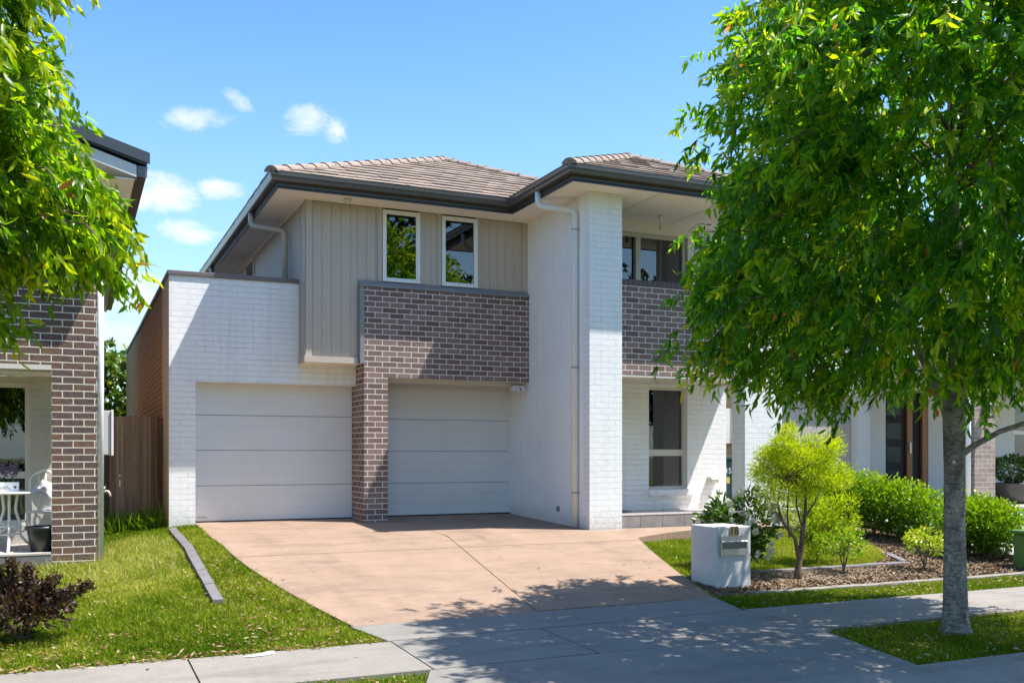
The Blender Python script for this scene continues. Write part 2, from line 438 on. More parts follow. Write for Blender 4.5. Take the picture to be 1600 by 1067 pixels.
# ------------------------------------------------------------------ mesh helpers
class MB:
    """collects shapes; .build() links them as ONE mesh object"""
    def __init__(self):
        self.v, self.f, self.uv, self.sm = [], [], [], []

    def face(self, pts, uv=None, smooth=False):
        i = len(self.v)
        pts = [tuple(p) for p in pts]
        self.v += pts
        self.f.append(list(range(i, i + len(pts))))
        self.sm.append(smooth)
        if uv is None:
            a, b, c = (Vector(pts[k]) for k in (0, 1, 2))
            n = (b - a).cross(c - a)
            if n.length < 1e-12 and len(pts) > 3:
                n = (c - a).cross(Vector(pts[3]) - a)
            ax, ay, az = abs(n.x), abs(n.y), abs(n.z)
            if ay >= ax and ay >= az:
                uv = [(p[0], p[2]) for p in pts]
            elif ax >= az:
                uv = [(p[1], p[2]) for p in pts]
            else:
                uv = [(p[0], p[1]) for p in pts]
        self.uv.append(uv)

    def box(self, x0, x1, y0, y1, z0, z1, skip=''):
        a, b, c, d = (x0, y0), (x1, y0), (x1, y1), (x0, y1)
        def q(p, r):
            self.face([(*p, z0), (*r, z0), (*r, z1), (*p, z1)])
        if 'f' not in skip: q(a, b)
        if 'r' not in skip: q(b, c)
        if 'b' not in skip: q(c, d)
        if 'l' not in skip: q(d, a)
        if 't' not in skip: self.face([(*a, z1), (*b, z1), (*c, z1), (*d, z1)])
        if 'u' not in skip: self.face([(*d, z0), (*c, z0), (*b, z0), (*a, z0)])
        return self

    def prism(self, poly, axis, a0, a1):
        """extrude a 2-D outline along axis 'x','y' or 'z'"""
        def P(p, t):
            return (t, p[0], p[1]) if axis == 'x' else ((p[0], t, p[1]) if axis == 'y' else (p[0], p[1], t))
        n = len(poly)
        for i in range(n):
            p, r = poly[i], poly[(i + 1) % n]
            self.face([P(p, a0), P(r, a0), P(r, a1), P(p, a1)])
        self.face([P(p, a0) for p in reversed(poly)])
        self.face([P(p, a1) for p in poly])
        return self

    def tube(self, pts, radii, n=8, cap=True):
        pts = [Vector(p) for p in pts]
        if not hasattr(radii, '__len__'):
            radii = [radii] * len(pts)
        rings = []
        prev = None
        for i, p in enumerate(pts):
            t = (pts[min(i + 1, len(pts) - 1)] - pts[max(i - 1, 0)]).normalized()
            if prev is None:
                ref = Vector((1, 0, 0)) if abs(t.x) < 0.8 else Vector((0, 1, 0))
                s = t.cross(ref).normalized()
            else:
                s = (prev - t * prev.dot(t)).normalized()
            prev = s
            q = t.cross(s)
            rings.append([p + (s * math.cos(2 * math.pi * k / n) + q * math.sin(2 * math.pi * k / n)) * radii[i] for k in range(n)])
        base = len(self.v)
        for r in rings:
            self.v += [tuple(x) for x in r]
        for i in range(len(rings) - 1):
            for k in range(n):
                k2 = (k + 1) % n
                self.f.append([base + i * n + k, base + i * n + k2, base + (i + 1) * n + k2, base + (i + 1) * n + k])
                self.uv.append([(0, 0)] * 4)
                self.sm.append(True)
        if cap:
            self.f.append([base + k for k in reversed(range(n))]); self.uv.append([(0, 0)] * n); self.sm.append(False)
            self.f.append([base + (len(rings) - 1) * n + k for k in range(n)]); self.uv.append([(0, 0)] * n); self.sm.append(False)
        return self

    def lathe(self, prof, cx, cy, n=24, sx=1.0, sy=1.0):
        base = len(self.v)
        for (r, z) in prof:
            for k in range(n):
                a = 2 * math.pi * k / n
                self.v.append((cx + r * sx * math.cos(a), cy + r * sy * math.sin(a), z))
        for i in range(len(prof) - 1):
            for k in range(n):
                k2 = (k + 1) % n
                self.f.append([base + i * n + k, base + i * n + k2, base + (i + 1) * n + k2, base + (i + 1) * n + k])
                self.uv.append([(0, 0)] * 4); self.sm.append(True)
        self.f.append([base + k for k in reversed(range(n))]); self.uv.append([(0, 0)] * n); self.sm.append(False)
        t = base + (len(prof) - 1) * n
        self.f.append([t + k for k in range(n)]); self.uv.append([(0, 0)] * n); self.sm.append(False)
        return self

    def build(self, name, mat, parent=None, bevel=0.0, origin=None):
        me = bpy.data.meshes.new(name)
        vs = self.v
        if origin is not None:
            o = Vector(origin)
            vs = [tuple(Vector(p) - o) for p in vs]
        me.from_pydata(vs, [], self.f)
        ul = me.uv_layers.new(name='UVMap')
        flat = [c for f in self.uv for p in f for c in p]
        ul.data.foreach_set('uv', flat)
        me.polygons.foreach_set('use_smooth', self.sm)
        me.materials.append(mat)
        me.update()
        ob = bpy.data.objects.new(name, me)
        COL.objects.link(ob)
        if origin is not None:
            ob.location = origin
        if parent is not None:
            set_parent(ob, parent)
        if bevel:
            bm = bmesh.new()
            bm.from_mesh(me)
            bmesh.ops.remove_doubles(bm, verts=bm.verts, dist=0.0004)
            bm.to_mesh(me); bm.free()
            md = ob.modifiers.new('bevel', 'BEVEL')
            md.width = bevel
            md.segments = 2
            md.limit_method = 'ANGLE'
            md.angle_limit = R(40)
        return ob


def each(name, mat, parent, boxes, bevel=0.0):
    """separate pieces of the same kind: one mesh object each"""
    o = None
    for b in boxes:
        o = MB().box(*b).build(name, mat, parent, bevel)
    return o


def set_parent(ob, parent):
    ob.parent = parent
    # meshes are written in world coordinates: subtract the chain of parent locations
    off = Vector((0, 0, 0))
    p = parent
    while p is not None:
        off += p.location
        p = p.parent
    ob.location = Vector(ob.location) - off


def tag(o, label=None, cat=None, group=None, kind=None):
    for k, v in (('label', label), ('category', cat), ('group', group), ('kind', kind)):
        if v:
            o[k] = v
    return o


def thing(name, label, cat, loc=(0, 0, 0), group=None):
    o = bpy.data.objects.new(name, None)
    o.empty_display_size = 0.2
    COL.objects.link(o)
    o.location = loc
    return tag(o, label, cat, group)


def raw_mesh(name, verts, loops, starts, mat, parent=None, tone=None, smooth=True):
    """fast numpy mesh"""
    me = bpy.data.meshes.new(name)
    me.vertices.add(len(verts))
    me.vertices.foreach_set('co', np.ascontiguousarray(verts, dtype=np.float32).ravel())
    me.loops.add(len(loops))
    me.loops.foreach_set('vertex_index', np.ascontiguousarray(loops, dtype=np.int32))
    me.polygons.add(len(starts))
    me.polygons.foreach_set('loop_start', np.ascontiguousarray(starts, dtype=np.int32))
    me.update(calc_edges=True)
    if smooth:
        me.polygons.foreach_set('use_smooth', np.ones(len(starts), dtype=bool))
    if tone is not None:
        at = me.attributes.new('tone', 'FLOAT', 'POINT')
        at.data.foreach_set('value', np.ascontiguousarray(tone, dtype=np.float32))
    me.materials.append(mat)
    me.validate()
    ob = bpy.data.objects.new(name, me)
    COL.objects.link(ob)
    if parent is not None:
        set_parent(ob, parent)
    return ob


def unit(a):
    return a / np.maximum(np.linalg.norm(a, axis=1, keepdims=True), 1e-9)


def leaves(name, P, D, L, W, mat, parent=None, tone=None, curl=0.25, fold=0.25, N=None, r=rng):
    """one mesh of many leaf blades. P base points, D directions, L lengths, W widths"""
    n = len(P)
    D = unit(D)
    ref = r.normal(size=(n, 3)) if N is None else N
    S = unit(np.cross(D, ref))
    U = np.cross(S, D)
    rows = [(0.0, 0.0), (0.32, 1.0), (0.68, 0.78), (1.0, 0.0)]
    L = L[:, None]; W = W[:, None] * 0.5
    def pt(t, side, wd):
        c = P + D * L * t - U * (L * curl * t * t)
        if side:
            c = c + S * W * wd * side + U * W * wd * fold
        return c
    V = np.stack([pt(0, 0, 0), pt(.32, -1, 1), pt(.32, 0, 0), pt(.32, 1, 1), pt(.68, -1, .78), pt(.68, 0, 0), pt(.68, 1, .78), pt(1, 0, 0)], axis=1)
    pat = [(0, 2, 1), (0, 3, 2), (1, 2, 5, 4), (2, 3, 6, 5), (4, 5, 7), (5, 6, 7)]
    lp = np.array([i for f in pat for i in f])
    st = np.cumsum([0] + [len(f) for f in pat])[:-1]
    loops = (np.arange(n)[:, None] * 8 + lp[None]).ravel()
    starts = (np.arange(n)[:, None] * len(lp) + st[None]).ravel()
    if tone is None:
        tone = r.random(n)
    return raw_mesh(name, V.reshape(-1, 3), loops, starts, mat, parent, np.repeat(tone, 8))


# ------------------------------------------------------------------ terrain
TY = np.array([-400, -30, -3.3, -3.0, 0, 4.9, 5.12, 5.5, 6.85, 8.8, 12.6, 14.8, 15.6, 40, 60, 400.])
TZ = np.array([-.6, -.6, -.62, -.75, -.70, -.745, -.735, -.615, -.58, -.55, -.095, -.036, -.008, .05, .1, .1])


def base_z(y):
    return np.interp(y, TY, TZ)


def ground_z(x, y):
    """natural ground: follows the driveway profile, a little lower on both lawns"""
    x = np.asarray(x, float); y = np.asarray(y, float)
    z = base_z(y)
    left = np.clip((1.5 - x) / 1.3, 0, 1) * np.clip((y - 9.2) / 3.0, 0, 1) * np.clip((18 - y) / 2.0, 0, 1)
    right = np.clip((x - 6.6) / 1.5, 0, 1) * np.clip((y - 8.9) / 2.0, 0, 1) * np.clip((13.2 - y) / 0.5, 0, 1)
    return z - 0.20 * left - 0.10 * right - 0.02


def flat_poly(mb, pts, off=0.0, skirt=0.12, zf=None, step=0.6):
    """a paved patch lying on the ground profile, with a real edge"""
    zf = zf or (lambda x, y: base_z(y))
    bm = bmesh.new()
    vs = [bm.verts.new((p[0], p[1], 0)) for p in pts]
    bm.faces.new(vs)
    ys = [p[1] for p in pts]
    cuts = sorted(set([float(t) for t in TY if min(ys) < t < max(ys)] + list(np.arange(min(ys) + step, max(ys), step))))
    for yc in cuts:
        bmesh.ops.bisect_plane(bm, geom=bm.verts[:] + bm.edges[:] + bm.faces[:], plane_co=(0, yc, 0), plane_no=(0, 1, 0), dist=1e-5)
    bm.normal_update()
    for f in bm.faces:
        if f.normal.z < 0:
            f.normal_flip()
    def z(v):
        return float(zf(v.co.x, v.co.y)) + off
    for f in bm.faces:
        mb.face([(v.co.x, v.co.y, z(v)) for v in f.verts])
    for e in bm.edges:
        if e.is_boundary:
            a, b = e.verts
            l = e.link_loops[0]
            if l.vert != a:
                a, b = b, a
            za, zb = z(a), z(b)
            mb.face([(b.co.x, b.co.y, zb), (a.co.x, a.co.y, za), (a.co.x, a.co.y, za - skirt), (b.co.x, b.co.y, zb - skirt)])
    bm.free()


def grid_sheet(name, xs, ys, zf, mat):
    X, Y = np.meshgrid(xs, ys)
    Z = zf(X, Y)
    V = np.stack([X, Y, Z], -1).reshape(-1, 3)
    nx, ny = len(xs), len(ys)
    i, j = np.meshgrid(np.arange(nx - 1), np.arange(ny - 1))
    a = (j * nx + i).ravel()
    loops = np.stack([a, a + 1, a + nx + 1, a + nx], -1).ravel()
    return raw_mesh(name, V, loops, np.arange(len(a)) * 4, mat)


xs = np.concatenate([[-300, -120, -60, -30, -15], np.arange(-8, 20.1, 0.3), [25, 35, 60, 120, 300]])
ys = np.concatenate([[-300, -120, -60, -30, -12, -6, -3.3, -3.0, -1.5, 0, 2, 4, 4.9, 5.12, 5.5], np.arange(5.8, 18.1, 0.3), [20, 25, 32, 45, 80, 150, 300]])
tag(grid_sheet('ground', xs, ys, lambda x, y: ground_z(x, y) - 0.012, M['soil']), kind='structure')

# road, kerb, footpath
road = MB()
flat_poly(road, [(-60, -3.0), (60, -3.0), (60, 4.9), (-60, 4.9)], 0.006, 0.02, step=2.0)
tag(road.build('road', M['asphalt']), kind='structure')
kerb = MB()
xk = [-20.0] + list(np.arange(-7.6, 18, 2.42)) + [40.0]
for a, b in zip(xk[:-1], xk[1:]):
    g = 0.006
    prof = [(4.55, -0.735), (4.95, -0.722), (5.10, -0.705), (5.24, -0.645), (5.36, -0.607), (5.56, -0.590), (5.56, -0.80), (4.55, -0.80)]
    kerb.prism([(y, z) for y, z in prof], 'x', a + g, b - g)
tag(kerb.build('kerb', M['kerb']), kind='structure')

path = MB()
G = 0.007
for a, b in ((-9.0, -6.3), (-6.3, -3.9), (-3.9, -1.55), (-1.55, 0.81), (0.81, 2.47)):
    flat_poly(path, [(a + G, 6.90 + G), (b - G, 6.90 + G), (b - G, 7.99 if b < 2.4 else 7.99), (a + G, 7.95 if a < 0 else 7.97)], 0.004)
for a, b in ((6.30, 8.60), (8.60, 11.0), (11.0, 13.4), (13.4, 15.8), (15.8, 24)):
    flat_poly(path, [(a + G, 6.98), (b - G, 7.02), (b - G, 8.13), (a + G, 8.13)], 0.004)
tag(path.build('footpath', M['path']), kind='structure')
cross = MB()
for a, b in ((2.47, 3.90), (3.90, 6.30)):
    flat_poly(cross, [(a + G, 6.90 + G), (b - G, 6.93 + G), (b - G, 8.02 if a < 3 else 8.08), (a + G, 8.00)], 0.004)
flat_poly(cross, [(2.46, 8.02), (3.9, 8.045), (6.26, 8.10), (6.46, 8.84), (2.32, 8.76)], 0.004)
flat_poly(cross, [(1.85, 5.575), (3.95, 5.575), (3.95, 6.89), (2.44, 6.89)], 0.004)
flat_poly(cross, [(3.95, 5.575), (6.02, 5.575), (6.27, 6.92), (3.95, 6.89)], 0.004)
tag(cross.build('driveway_crossover', M['path2']), kind='structure')

drive = MB()
left_edge = [(2.36, 8.775), (2.17, 9.5), (1.99, 10.3), (1.83, 11.2), (1.72, 12.1), (1.67, 13.2), (1.67, 15.58)]
def lx(y):
    return float(np.interp(y, [p[1] for p in left_edge], [p[0] for p in left_edge]))
def rx(y):
    return float(np.interp(y, [8.855, 9.7, 10.6, 11.5, 12.02, 12.68], [6.44, 6.66, 6.93, 7.22, 7.42, 7.42]))
def slab(y0, y1, fx0, fx1, n=7):
    t = np.linspace(y0, y1, n)
    pts = [(fx0(y), y) for y in t] + [(fx1(y), y) for y in t[::-1]]
    flat_poly(drive, pts, 0.0, 0.14, step=0.7)
mid = lambda y: float(np.interp(y, [8.8, 12.7], [4.26, 4.72]))
yj = lambda: None
slab(8.79, 11.855, lx, lambda y: mid(y) - .006)
slab(8.86, 11.855, lambda y: mid(y) + .006, rx)
slab(11.873, 14.79, lx, lambda y: mid(min(y, 12.7)) - .006)
flat_poly(drive, [(mid(11.87) + .006, 11.873), (rx(11.873), 11.873), (7.42, 12.02), (7.42, 12.66), (7.0, 12.66), (7.0, 14.79), (4.724, 14.79), (4.724, 12.7)], 0.0, 0.14)
flat_poly(drive, [(1.67, 14.798), (4.14, 14.798), (4.14, 15.70), (1.67, 15.70)], 0.0, 0.14)
flat_poly(drive, [(4.535, 14.798), (7.0, 14.798), (7.0, 15.70), (4.535, 15.70)], 0.0, 0.14)
flat_poly(drive, [(7.428, 12.03), (7.95, 12.23), (8.7, 12.42), (9.4, 12.5), (10.2, 12.46), (10.2, 12.72), (7.57, 12.76), (7.428, 12.67)], -0.004, 0.14)
tag(drive.build('driveway', M['driveway']), kind='structure')
npath = MB()
flat_poly(npath, [(12.3, 8.3), (19.5, 8.3), (19.5, 12.6), (12.9, 14.88), (12.4, 14.88), (12.3, 12.0)], 0.03, 0.1)
tag(npath.build('neighbour_path', M['pale_concrete']), kind='structure')

# mulch bed
bed = MB()
flat_poly(bed, [(6.62, 8.98), (8.5, 8.95), (10.5, 8.95), (12.25, 9.0), (12.25, 12.4), (11.2, 12.9), (11.1, 12.3), (11.3, 11.2), (10.5, 10.35), (9.6, 9.93), (8.4, 9.93), (7.2, 9.93), (6.78, 9.86)],
          0.012, 0.04, zf=lambda x, y: float(ground_z(x, y)))
tag(bed.build('mulch_bed', M['mulch']), kind='structure')
# edging strips
def edging(pts, wdt, mat, label, group=None, hgt=0.03):
    mb = MB()
    for (a, b) in zip(pts[:-1], pts[1:]):
        A, B = Vector((*a, 0)), Vector((*b, 0))
        d = (B - A).normalized(); s = Vector((-d.y, d.x, 0)) * wdt / 2
        L = (B - A).length
        k = max(1, round(L / 0.36))
        for i in range(k):
            p = A + d * (L * i / k + 0.003); q = A + d * (L * (i + 1) / k - 0.003)
            j = random.uniform(-.004, .004)
            flat_poly(mb, [tuple((p - s).xy), tuple((q - s).xy), tuple((q + s).xy), tuple((p + s).xy)], hgt + j, 0.09,
                      zf=lambda x, y: float(ground_z(x, y)))
    return tag(mb.build('garden_edging', mat), label, 'edging', group)
edging([(1.30, 9.95), (1.29, 12.0), (1.30, 14.9)], 0.10, M['slate'], 'dark grey paver strip running through the left lawn to the garage pier', hgt=0.045)
edging([(7.25, 9.93), (8.5, 9.90), (9.6, 9.90), (10.45, 9.92)], 0.10, M['slate'], 'dark edging strip between the small right lawn and the mulch, behind the shrub stems', hgt=0.05)
edging([(10.45, 9.98), (10.75, 10.55)], 0.10, M['slate'], 'short dark edging piece turning back towards the hedge', hgt=0.05)
edging([(7.0, 8.93), (8.6, 8.90), (10.4, 8.90), (12.2, 8.95)], 0.09, M['path'], 'thin concrete edging between the mulch bed and the verge grass', hgt=0.03)


# ------------------------------------------------------------------ main house
H = thing('house', 'two storey white brick house with taupe cladding and two pale garage doors', 'house', (5.5, 15, 0))
mb = MB()
mb.box(1.29, 1.668, 15.30, 15.53, -0.15, 3.715)
mb.box(1.668, 4.141, 15.30, 15.53, 2.135, 3.715)
mb.build('garage_wall', M['white_brick'], H)
mb = MB()
mb.box(1.284, 1.289, 15.303, 16.41, -0.15, 3.70)
mb.build('render_return', M['beige_render'], H)
mb = MB()
mb.box(1.29, 1.52, 16.412, 28.3, -0.15, 3.70)
mb.build('side_wall', M['orange_brick'], H)
each('parapet_cap', M['cap'], H, [(1.265, 3.235, 15.275, 15.55, 3.718, 3.785), (1.265, 1.55, 15.552, 28.32, 3.718, 3.785)], bevel=0.006)
mb = MB()
mb.box(1.53, 4.3, 15.54, 28, 3.45, 3.52)
mb.build('garage_roof', M['roof_metal'], H)
each('light_block_core', M['interior'], H, [(3.42, 10.2, 15.75, 26, 3.53, 4.95), (1.53, 10.2, 16.6, 27, -0.1, 3.44), (7.3, 10.2, 16.0, 16.59, -0.1, 4.94), (4.54, 7.0, 15.03, 15.59, 2.27, 2.5)])  # unseen solid core added inside the house to block light leaks

mb = MB()
mb.box(4.144, 4.53, 14.81, 15.66, -0.15, 3.665)
mb.box(4.5305, 7.003, 14.81, 15.02, 2.25, 3.665)
mb.build('brick_pier', M['grey_brick'], H)
each('opening_lining', M['cream_metal'], H, [(4.532, 7.003, 15.022, 15.60, 2.19, 2.26), (4.532, 7.003, 14.83, 15.02, 2.236, 2.2485), (4.532, 7.003, 15.56, 15.603, 2.13, 2.189)])
mb = MB()
mb.prism([(14.785, 3.668), (14.785, 3.685), (14.878, 3.775), (14.878, 3.668)], 'x', 4.075, 7.003)
mb.prism([(4.078, 14.80), (4.143, 14.80), (4.143, 14.878), (4.055, 14.878)], 'z', 2.455, 3.666)
mb.build('panel_flashing', M['flashing'], H)

# cladding boards (real grooves)
def board_wall(mb, x0, x1, y, z0, z1, pitch=0.15, thick=0.018, start=0.0):
    mb.box(x0, x1, y + thick, y + 0.12, z0, z1)
    x = x0 + start - pitch
    while x < x1:
        a, b = max(x0, x + 0.003), min(x1, x + pitch - 0.003)
        if b - a > 0.01:
            mb.box(a, b, y + .008, y + thick - 0.001, z0, z1)
        x += pitch
mb = MB()
board_wall(mb, 3.243, 4.052, 14.88, 2.55, 4.955, start=0.10)
for a_, b_, st_ in ((4.054, 4.475, 0.0), (5.066, 5.474, 0.06), (6.069, 7.003, 0.09)):
    board_wall(mb, a_, b_, 14.88, 3.776, 4.955, start=st_)
mb.box(4.475, 5.066, 14.90, 15.0, 3.70, 3.785); mb.box(5.474, 6.069, 14.90, 15.0, 3.70, 3.785)
mb.box(4.03, 4.143, 14.899, 15.0, 2.47, 3.775)
mb.build('cladding', M['clad'], H)
mb = MB()
y = 14.90
while y < 26:
    z0 = 2.55 if y < 15.29 else 3.60
    mb.box(3.235, 3.252, y + 0.003, y + 0.147, z0, 4.955)
    y += 0.15
mb.box(3.2525, 3.40, 14.93, 26.0, 2.55, 4.955)
mb.build('side_cladding', M['clad'], H)
each('cladding_trim', M['clad_trim'], H, [(3.228, 3.335, 14.862, 14.879, 2.55, 4.95), (3.226, 3.2345, 14.862, 14.96, 2.55, 4.95), (3.215, 4.052, 14.845, 14.872, 2.452, 2.548), (3.215, 3.235, 14.874, 15.297, 2.452, 2.548), (3.225, 3.2345, 15.24, 15.297, 2.55, 4.95), (4.385, 4.448, 14.866, 14.879, 3.777, 4.95), (5.092, 5.15, 14.866, 14.879, 3.777, 4.95), (5.385, 5.447, 14.866, 14.879, 3.777, 4.95), (6.096, 6.155, 14.866, 14.879, 3.777, 4.95), (6.905, 7.002, 14.866, 14.879, 3.777, 4.95)])
mb = MB()
mb.box(3.237, 4.13, 14.874, 15.298, 2.456, 2.470)
mb.build('box_underside', M['soffit'], H)


def garage_door(x0, x1, y, z0, z1, mat, label=None):
    mb = MB()
    n = 4
    hgt = (z1 - z0 - 0.02) / n
    for i in range(n):
        a = z0 + 0.02 + i * hgt
        b = a + hgt - 0.007
        # each panel has two shallow pressed ribs
        prof = [(y, a), (y, a + hgt * .32), (y + .004, a + hgt * .333), (y, a + hgt * .346), (y, a + hgt * .645),
                (y + .004, a + hgt * .66), (y, a + hgt * .675), (y, b - .004), (y + .004, b), (y + .04, b), (y + .04, a), (y + .004, a)]
        mb.prism([(p[0], p[1]) for p in prof], 'x', x0, x1)
    d = mb.build('garage_door', mat, H)
    if label: d['label'] = label
    s = MB()
    s.box(x0, x1, y + 0.004, y + 0.05, z0 - 0.012, z0 + 0.018)
    s.build('door_seal', M['dark'], d)
    s = MB()
    s.box(x0 - .02, x1 + .02, y + 0.043, y + 0.06, z0, z1)
    s.build('door_backing', M['interior'], d)
    return d
d1 = garage_door(1.672, 4.140, 15.535, -0.012, 2.19, M['door_panel'], 'wide pale sectional door left of the brick pier')
mbp = MB()
mbp.box(1.72, 1.86, 15.529, 15.5335, 0.055, 0.08)
mbp.build('maker_plate', M['steel'], d1)
d2 = garage_door(4.534, 7.003, 15.605, -0.006, 2.16, M['door_panel'], 'pale sectional door right of the brick pier')

# wing
mb = MB()
mb.box(7.005, 7.25, 12.89, 15.9, -0.15, 4.955)
mb.build('wing_wall', M['wing_paint'], H)
mb = MB()
mb.box(6.997, 7.561, 12.70, 13.12, -0.15, 4.953)
mb.box(9.915, 10.67, 12.78, 13.12, -0.15, 4.953)
p_ = mb
q1 = MB(); q1.box(7.000, 7.561, 12.695, 12.886, -0.15, 4.953)
q1.box(7.252, 7.561, 12.8865, 13.12, -0.15, 4.953)
q1.build('corner_pillar', M['white_brick'], H)
q2 = MB(); q2.box(9.915, 10.67, 12.775, 13.12, -0.15, 4.953)
q2.build('corner_pillar', M['white_brick'], H)
mb = MB()
mb.box(7.563, 9.913, 12.80, 13.02, 2.255, 3.62)
bw = mb.build('balcony_wall', M['grey_brick'], H)
mb = MB()
x = 7.563
while x < 9.9:
    mb.box(x + .004, min(x + .082, 9.912), 12.796, 13.024, 3.6215, 3.715)
    x += 0.086
mb.build('soldier_course', plain('grey_brown_brick_header', (0.125, 0.095, 0.092), 0.85, 0.2, scale=5, bump=0.2), bw)
mb = MB()
mb.box(7.563, 9.912, 12.81, 13.01, 3.6205, 3.708)
mb.build('mortar_bed', plain('pale_mortar', (0.58, 0.53, 0.48), 0.9), bw)
mb = MB()
mb.box(7.562, 9.914, 12.803, 14.018, 2.222, 2.2535)
mb.build('porch_ceiling', M['cream_metal'], H)
mb = MB()
mb.box(7.25, 10.48, 12.95, 14.5, 2.26, 2.40)
mb.build('balcony_floor', M['pale_concrete'], H)

# recessed front wall of the wing, openings left free
mb = MB()
Yw, Yb = 14.02, 14.25
each('front_wall', M['white_brick'], H, [(8.8765, 9.6545, Yw, Yb, 2.179, 2.2215), (8.29, 8.876, Yw, Yb, 0.06, 2.2215), (8.876, 9.655, Yw, Yb, 0.06, 0.44), (9.655, 10.47, Yw, Yb, 0.06, 2.2215), (9.668, 10.47, Yw, Yb, 2.41, 4.953), (7.25, 8.286, Yw, Yb, 2.41, 3.00), (10.24, 10.47, Yb, 24.0, -0.1, 4.953)])
mb = MB()
mb.box(7.25, 9.667, 13.985, 14.2, 4.76, 4.953)
mb.build('window_head', M['soffit'], H)


def window(parent, x0, x1, z0, z1, y, fw=0.05, fd=0.07, mat=None, mullions=(), transoms=(), glass='glass', room=0.7, sash=0.0, name='window', back='interior', sash_mat=None):
    mat = mat or M['white_metal']
    mb = MB()
    mb.box(x0, x0 + fw, y, y + fd, z0, z1)
    mb.box(x1 - fw, x1, y, y + fd, z0, z1)
    mb.box(x0 + fw, x1 - fw, y, y + fd, z1 - fw, z1)
    mb.box(x0 + fw, x1 - fw, y, y + fd, z0, z0 + fw)
    for (m0, m1) in mullions:
        mb.box(m0, m1, y + .002, y + fd, z0 + fw, z1 - fw)
    for (t0, t1) in transoms:
        mb.box(x0 + fw, x1 - fw, y + .003, y + fd, t0, t1)
    w_ = mb.build(name, mat, parent)
    if sash:
        s = MB()
        a0, a1, b0, b1 = x0 + fw - .006, x1 - fw + .006, z0 + fw - .006, z1 - fw + .006
        yy = y + 0.016
        for (p, q, r_, t) in ((a0, a0 + sash, b0, b1), (a1 - sash, a1, b0, b1), (a0 + sash, a1 - sash, b1 - sash, b1), (a0 + sash, a1 - sash, b0, b0 + sash)):
            s.box(p, q, yy, yy + .035, r_, t)
        s.build('sash', sash_mat or mat, w_)
    g = MB()
    g.box(x0 + fw - .004, x1 - fw + .004, y + fd * .55, y + fd * .55 + 0.006, z0 + fw - .004, z1 - fw + .004)
    g.build('pane', M[glass], w_)
    if room:
        rm = MB()
        yb = y + fd + room
        # an open-fronted dim room behind the glass
        rm.face([(x0, yb, z0), (x1, yb, z0), (x1, yb, z1), (x0, yb, z1)])
        rm.face([(x0, y + fd, z0), (x0, yb, z0), (x0, yb, z1), (x0, y + fd, z1)])
        rm.face([(x1, yb, z0), (x1, y + fd, z0), (x1, y + fd, z1), (x1, yb, z1)])
        rm.face([(x0, y + fd, z0), (x1, y + fd, z0), (x1, yb, z0), (x0, yb, z0)])
        rm.face([(x0, yb, z1), (x1, yb, z1), (x1, y + fd, z1), (x0, y + fd, z1)])
        rm.build('room', M[back], w_)
    return w_
w1 = window(H, 4.46, 5.081, 3.778, 4.915, 14.845, 0.035, 0.06, glass='glass_dark', sash=0.035)
w2 = window(H, 5.459, 6.084, 3.778, 4.915, 14.845, 0.035, 0.06, glass='glass_dark', sash=0.035)
for w_, x0 in ((w1, 4.55), (w2, 5.86)):
    mb = MB(); mb.tube([(x0, 14.915, 4.86), (x0, 14.915, 4.12)], 0.006, 6)
    mb.build('blind_wand', M['cream_metal'], w_)
    mb = MB(); mb.box((4.50 if w_ is w1 else 5.50), (5.04 if w_ is w1 else 6.045), 14.93, 14.95, 4.72, 4.88)
    mb.build('rolled_blind', M['blind'], w_)
# balcony glazing
wb = window(H, 7.40, 9.64, 2.60, 4.757, 14.05, 0.06, 0.08, M['cream_metal'], mullions=((8.64, 8.73),), glass='glass_dark', room=1.2)
wb['label'] = 'sliding balcony window with a thin dark inner sash'
each('sliding_sash', plain('dark_window_frame', (0.10, 0.11, 0.12), 0.4), wb, [(9.13, 9.17, 14.085, 14.10, 2.66, 4.70), (9.54, 9.578, 14.085, 14.10, 2.66, 4.70), (8.60, 8.638, 14.06, 14.085, 2.66, 4.70)])
mb = MB(); mb.box(7.5, 8.6, 14.16, 14.17, 4.28, 4.69); mb.box(8.76, 9.52, 14.2, 14.21, 4.33, 4.69)
mb.build('rolled_blind', M['blind'], wb)
mb = MB(); mb.box(9.6405, 9.6675, 14.024, 14.2, 2.6, 4.758); mb.build('reveal_trim', plain('grey_reveal', (0.33, 0.34, 0.33), 0.5), wb)
# ground floor window
wg = window(H, 8.877, 9.654, 0.442, 2.176, 14.10, 0.045, 0.08, M['cream_metal'], transoms=((1.005, 1.115),), glass='glass', room=1.6, sash=0.0, back='interior')
mb = MB()
mb.box(8.865, 9.775, 13.955, 14.10, 0.325, 0.438)
mb.build('sill', M['white_brick'], wg, bevel=0.008)
mb = MB(); mb.box(9.37, 9.60, 14.215, 14.23, 0.5, 2.12); mb.build('curtain', M['interior_wall'], wg)
each('shelf', M['white_metal'], wg, [(8.93, 9.62, 14.9, 14.92, 1.80, 1.828), (8.93, 9.62, 14.9, 14.92, 2.08, 2.10), (8.93, 9.62, 14.7, 14.75, 0.79, 0.82)])
mb = MB(); mb.tube([(9.345, 14.21, 2.1), (9.345, 14.21, 1.25)], 0.005, 6); mb.build('blind_wand', M['cream_metal'], wg)
# front door beside the pillar
mb = MB(); mb.box(7.40, 8.20, 14.09, 14.14, 0.11, 2.14); fd = mb.build('front_door', M['timber_door'], H)
each('door_jamb', M['timber_door'], fd, [(8.20, 8.245, 14.03, 14.16, 0.11, 2.16), (7.26, 8.245, 14.03, 14.16, 2.162, 2.2)])
mb = MB(); mb.box(8.246, 8.289, 14.01, 14.16, 0.06, 2.16); mb.build('door_reveal', plain('grey_reveal_paint', (0.40, 0.36, 0.31), 0.6), fd)
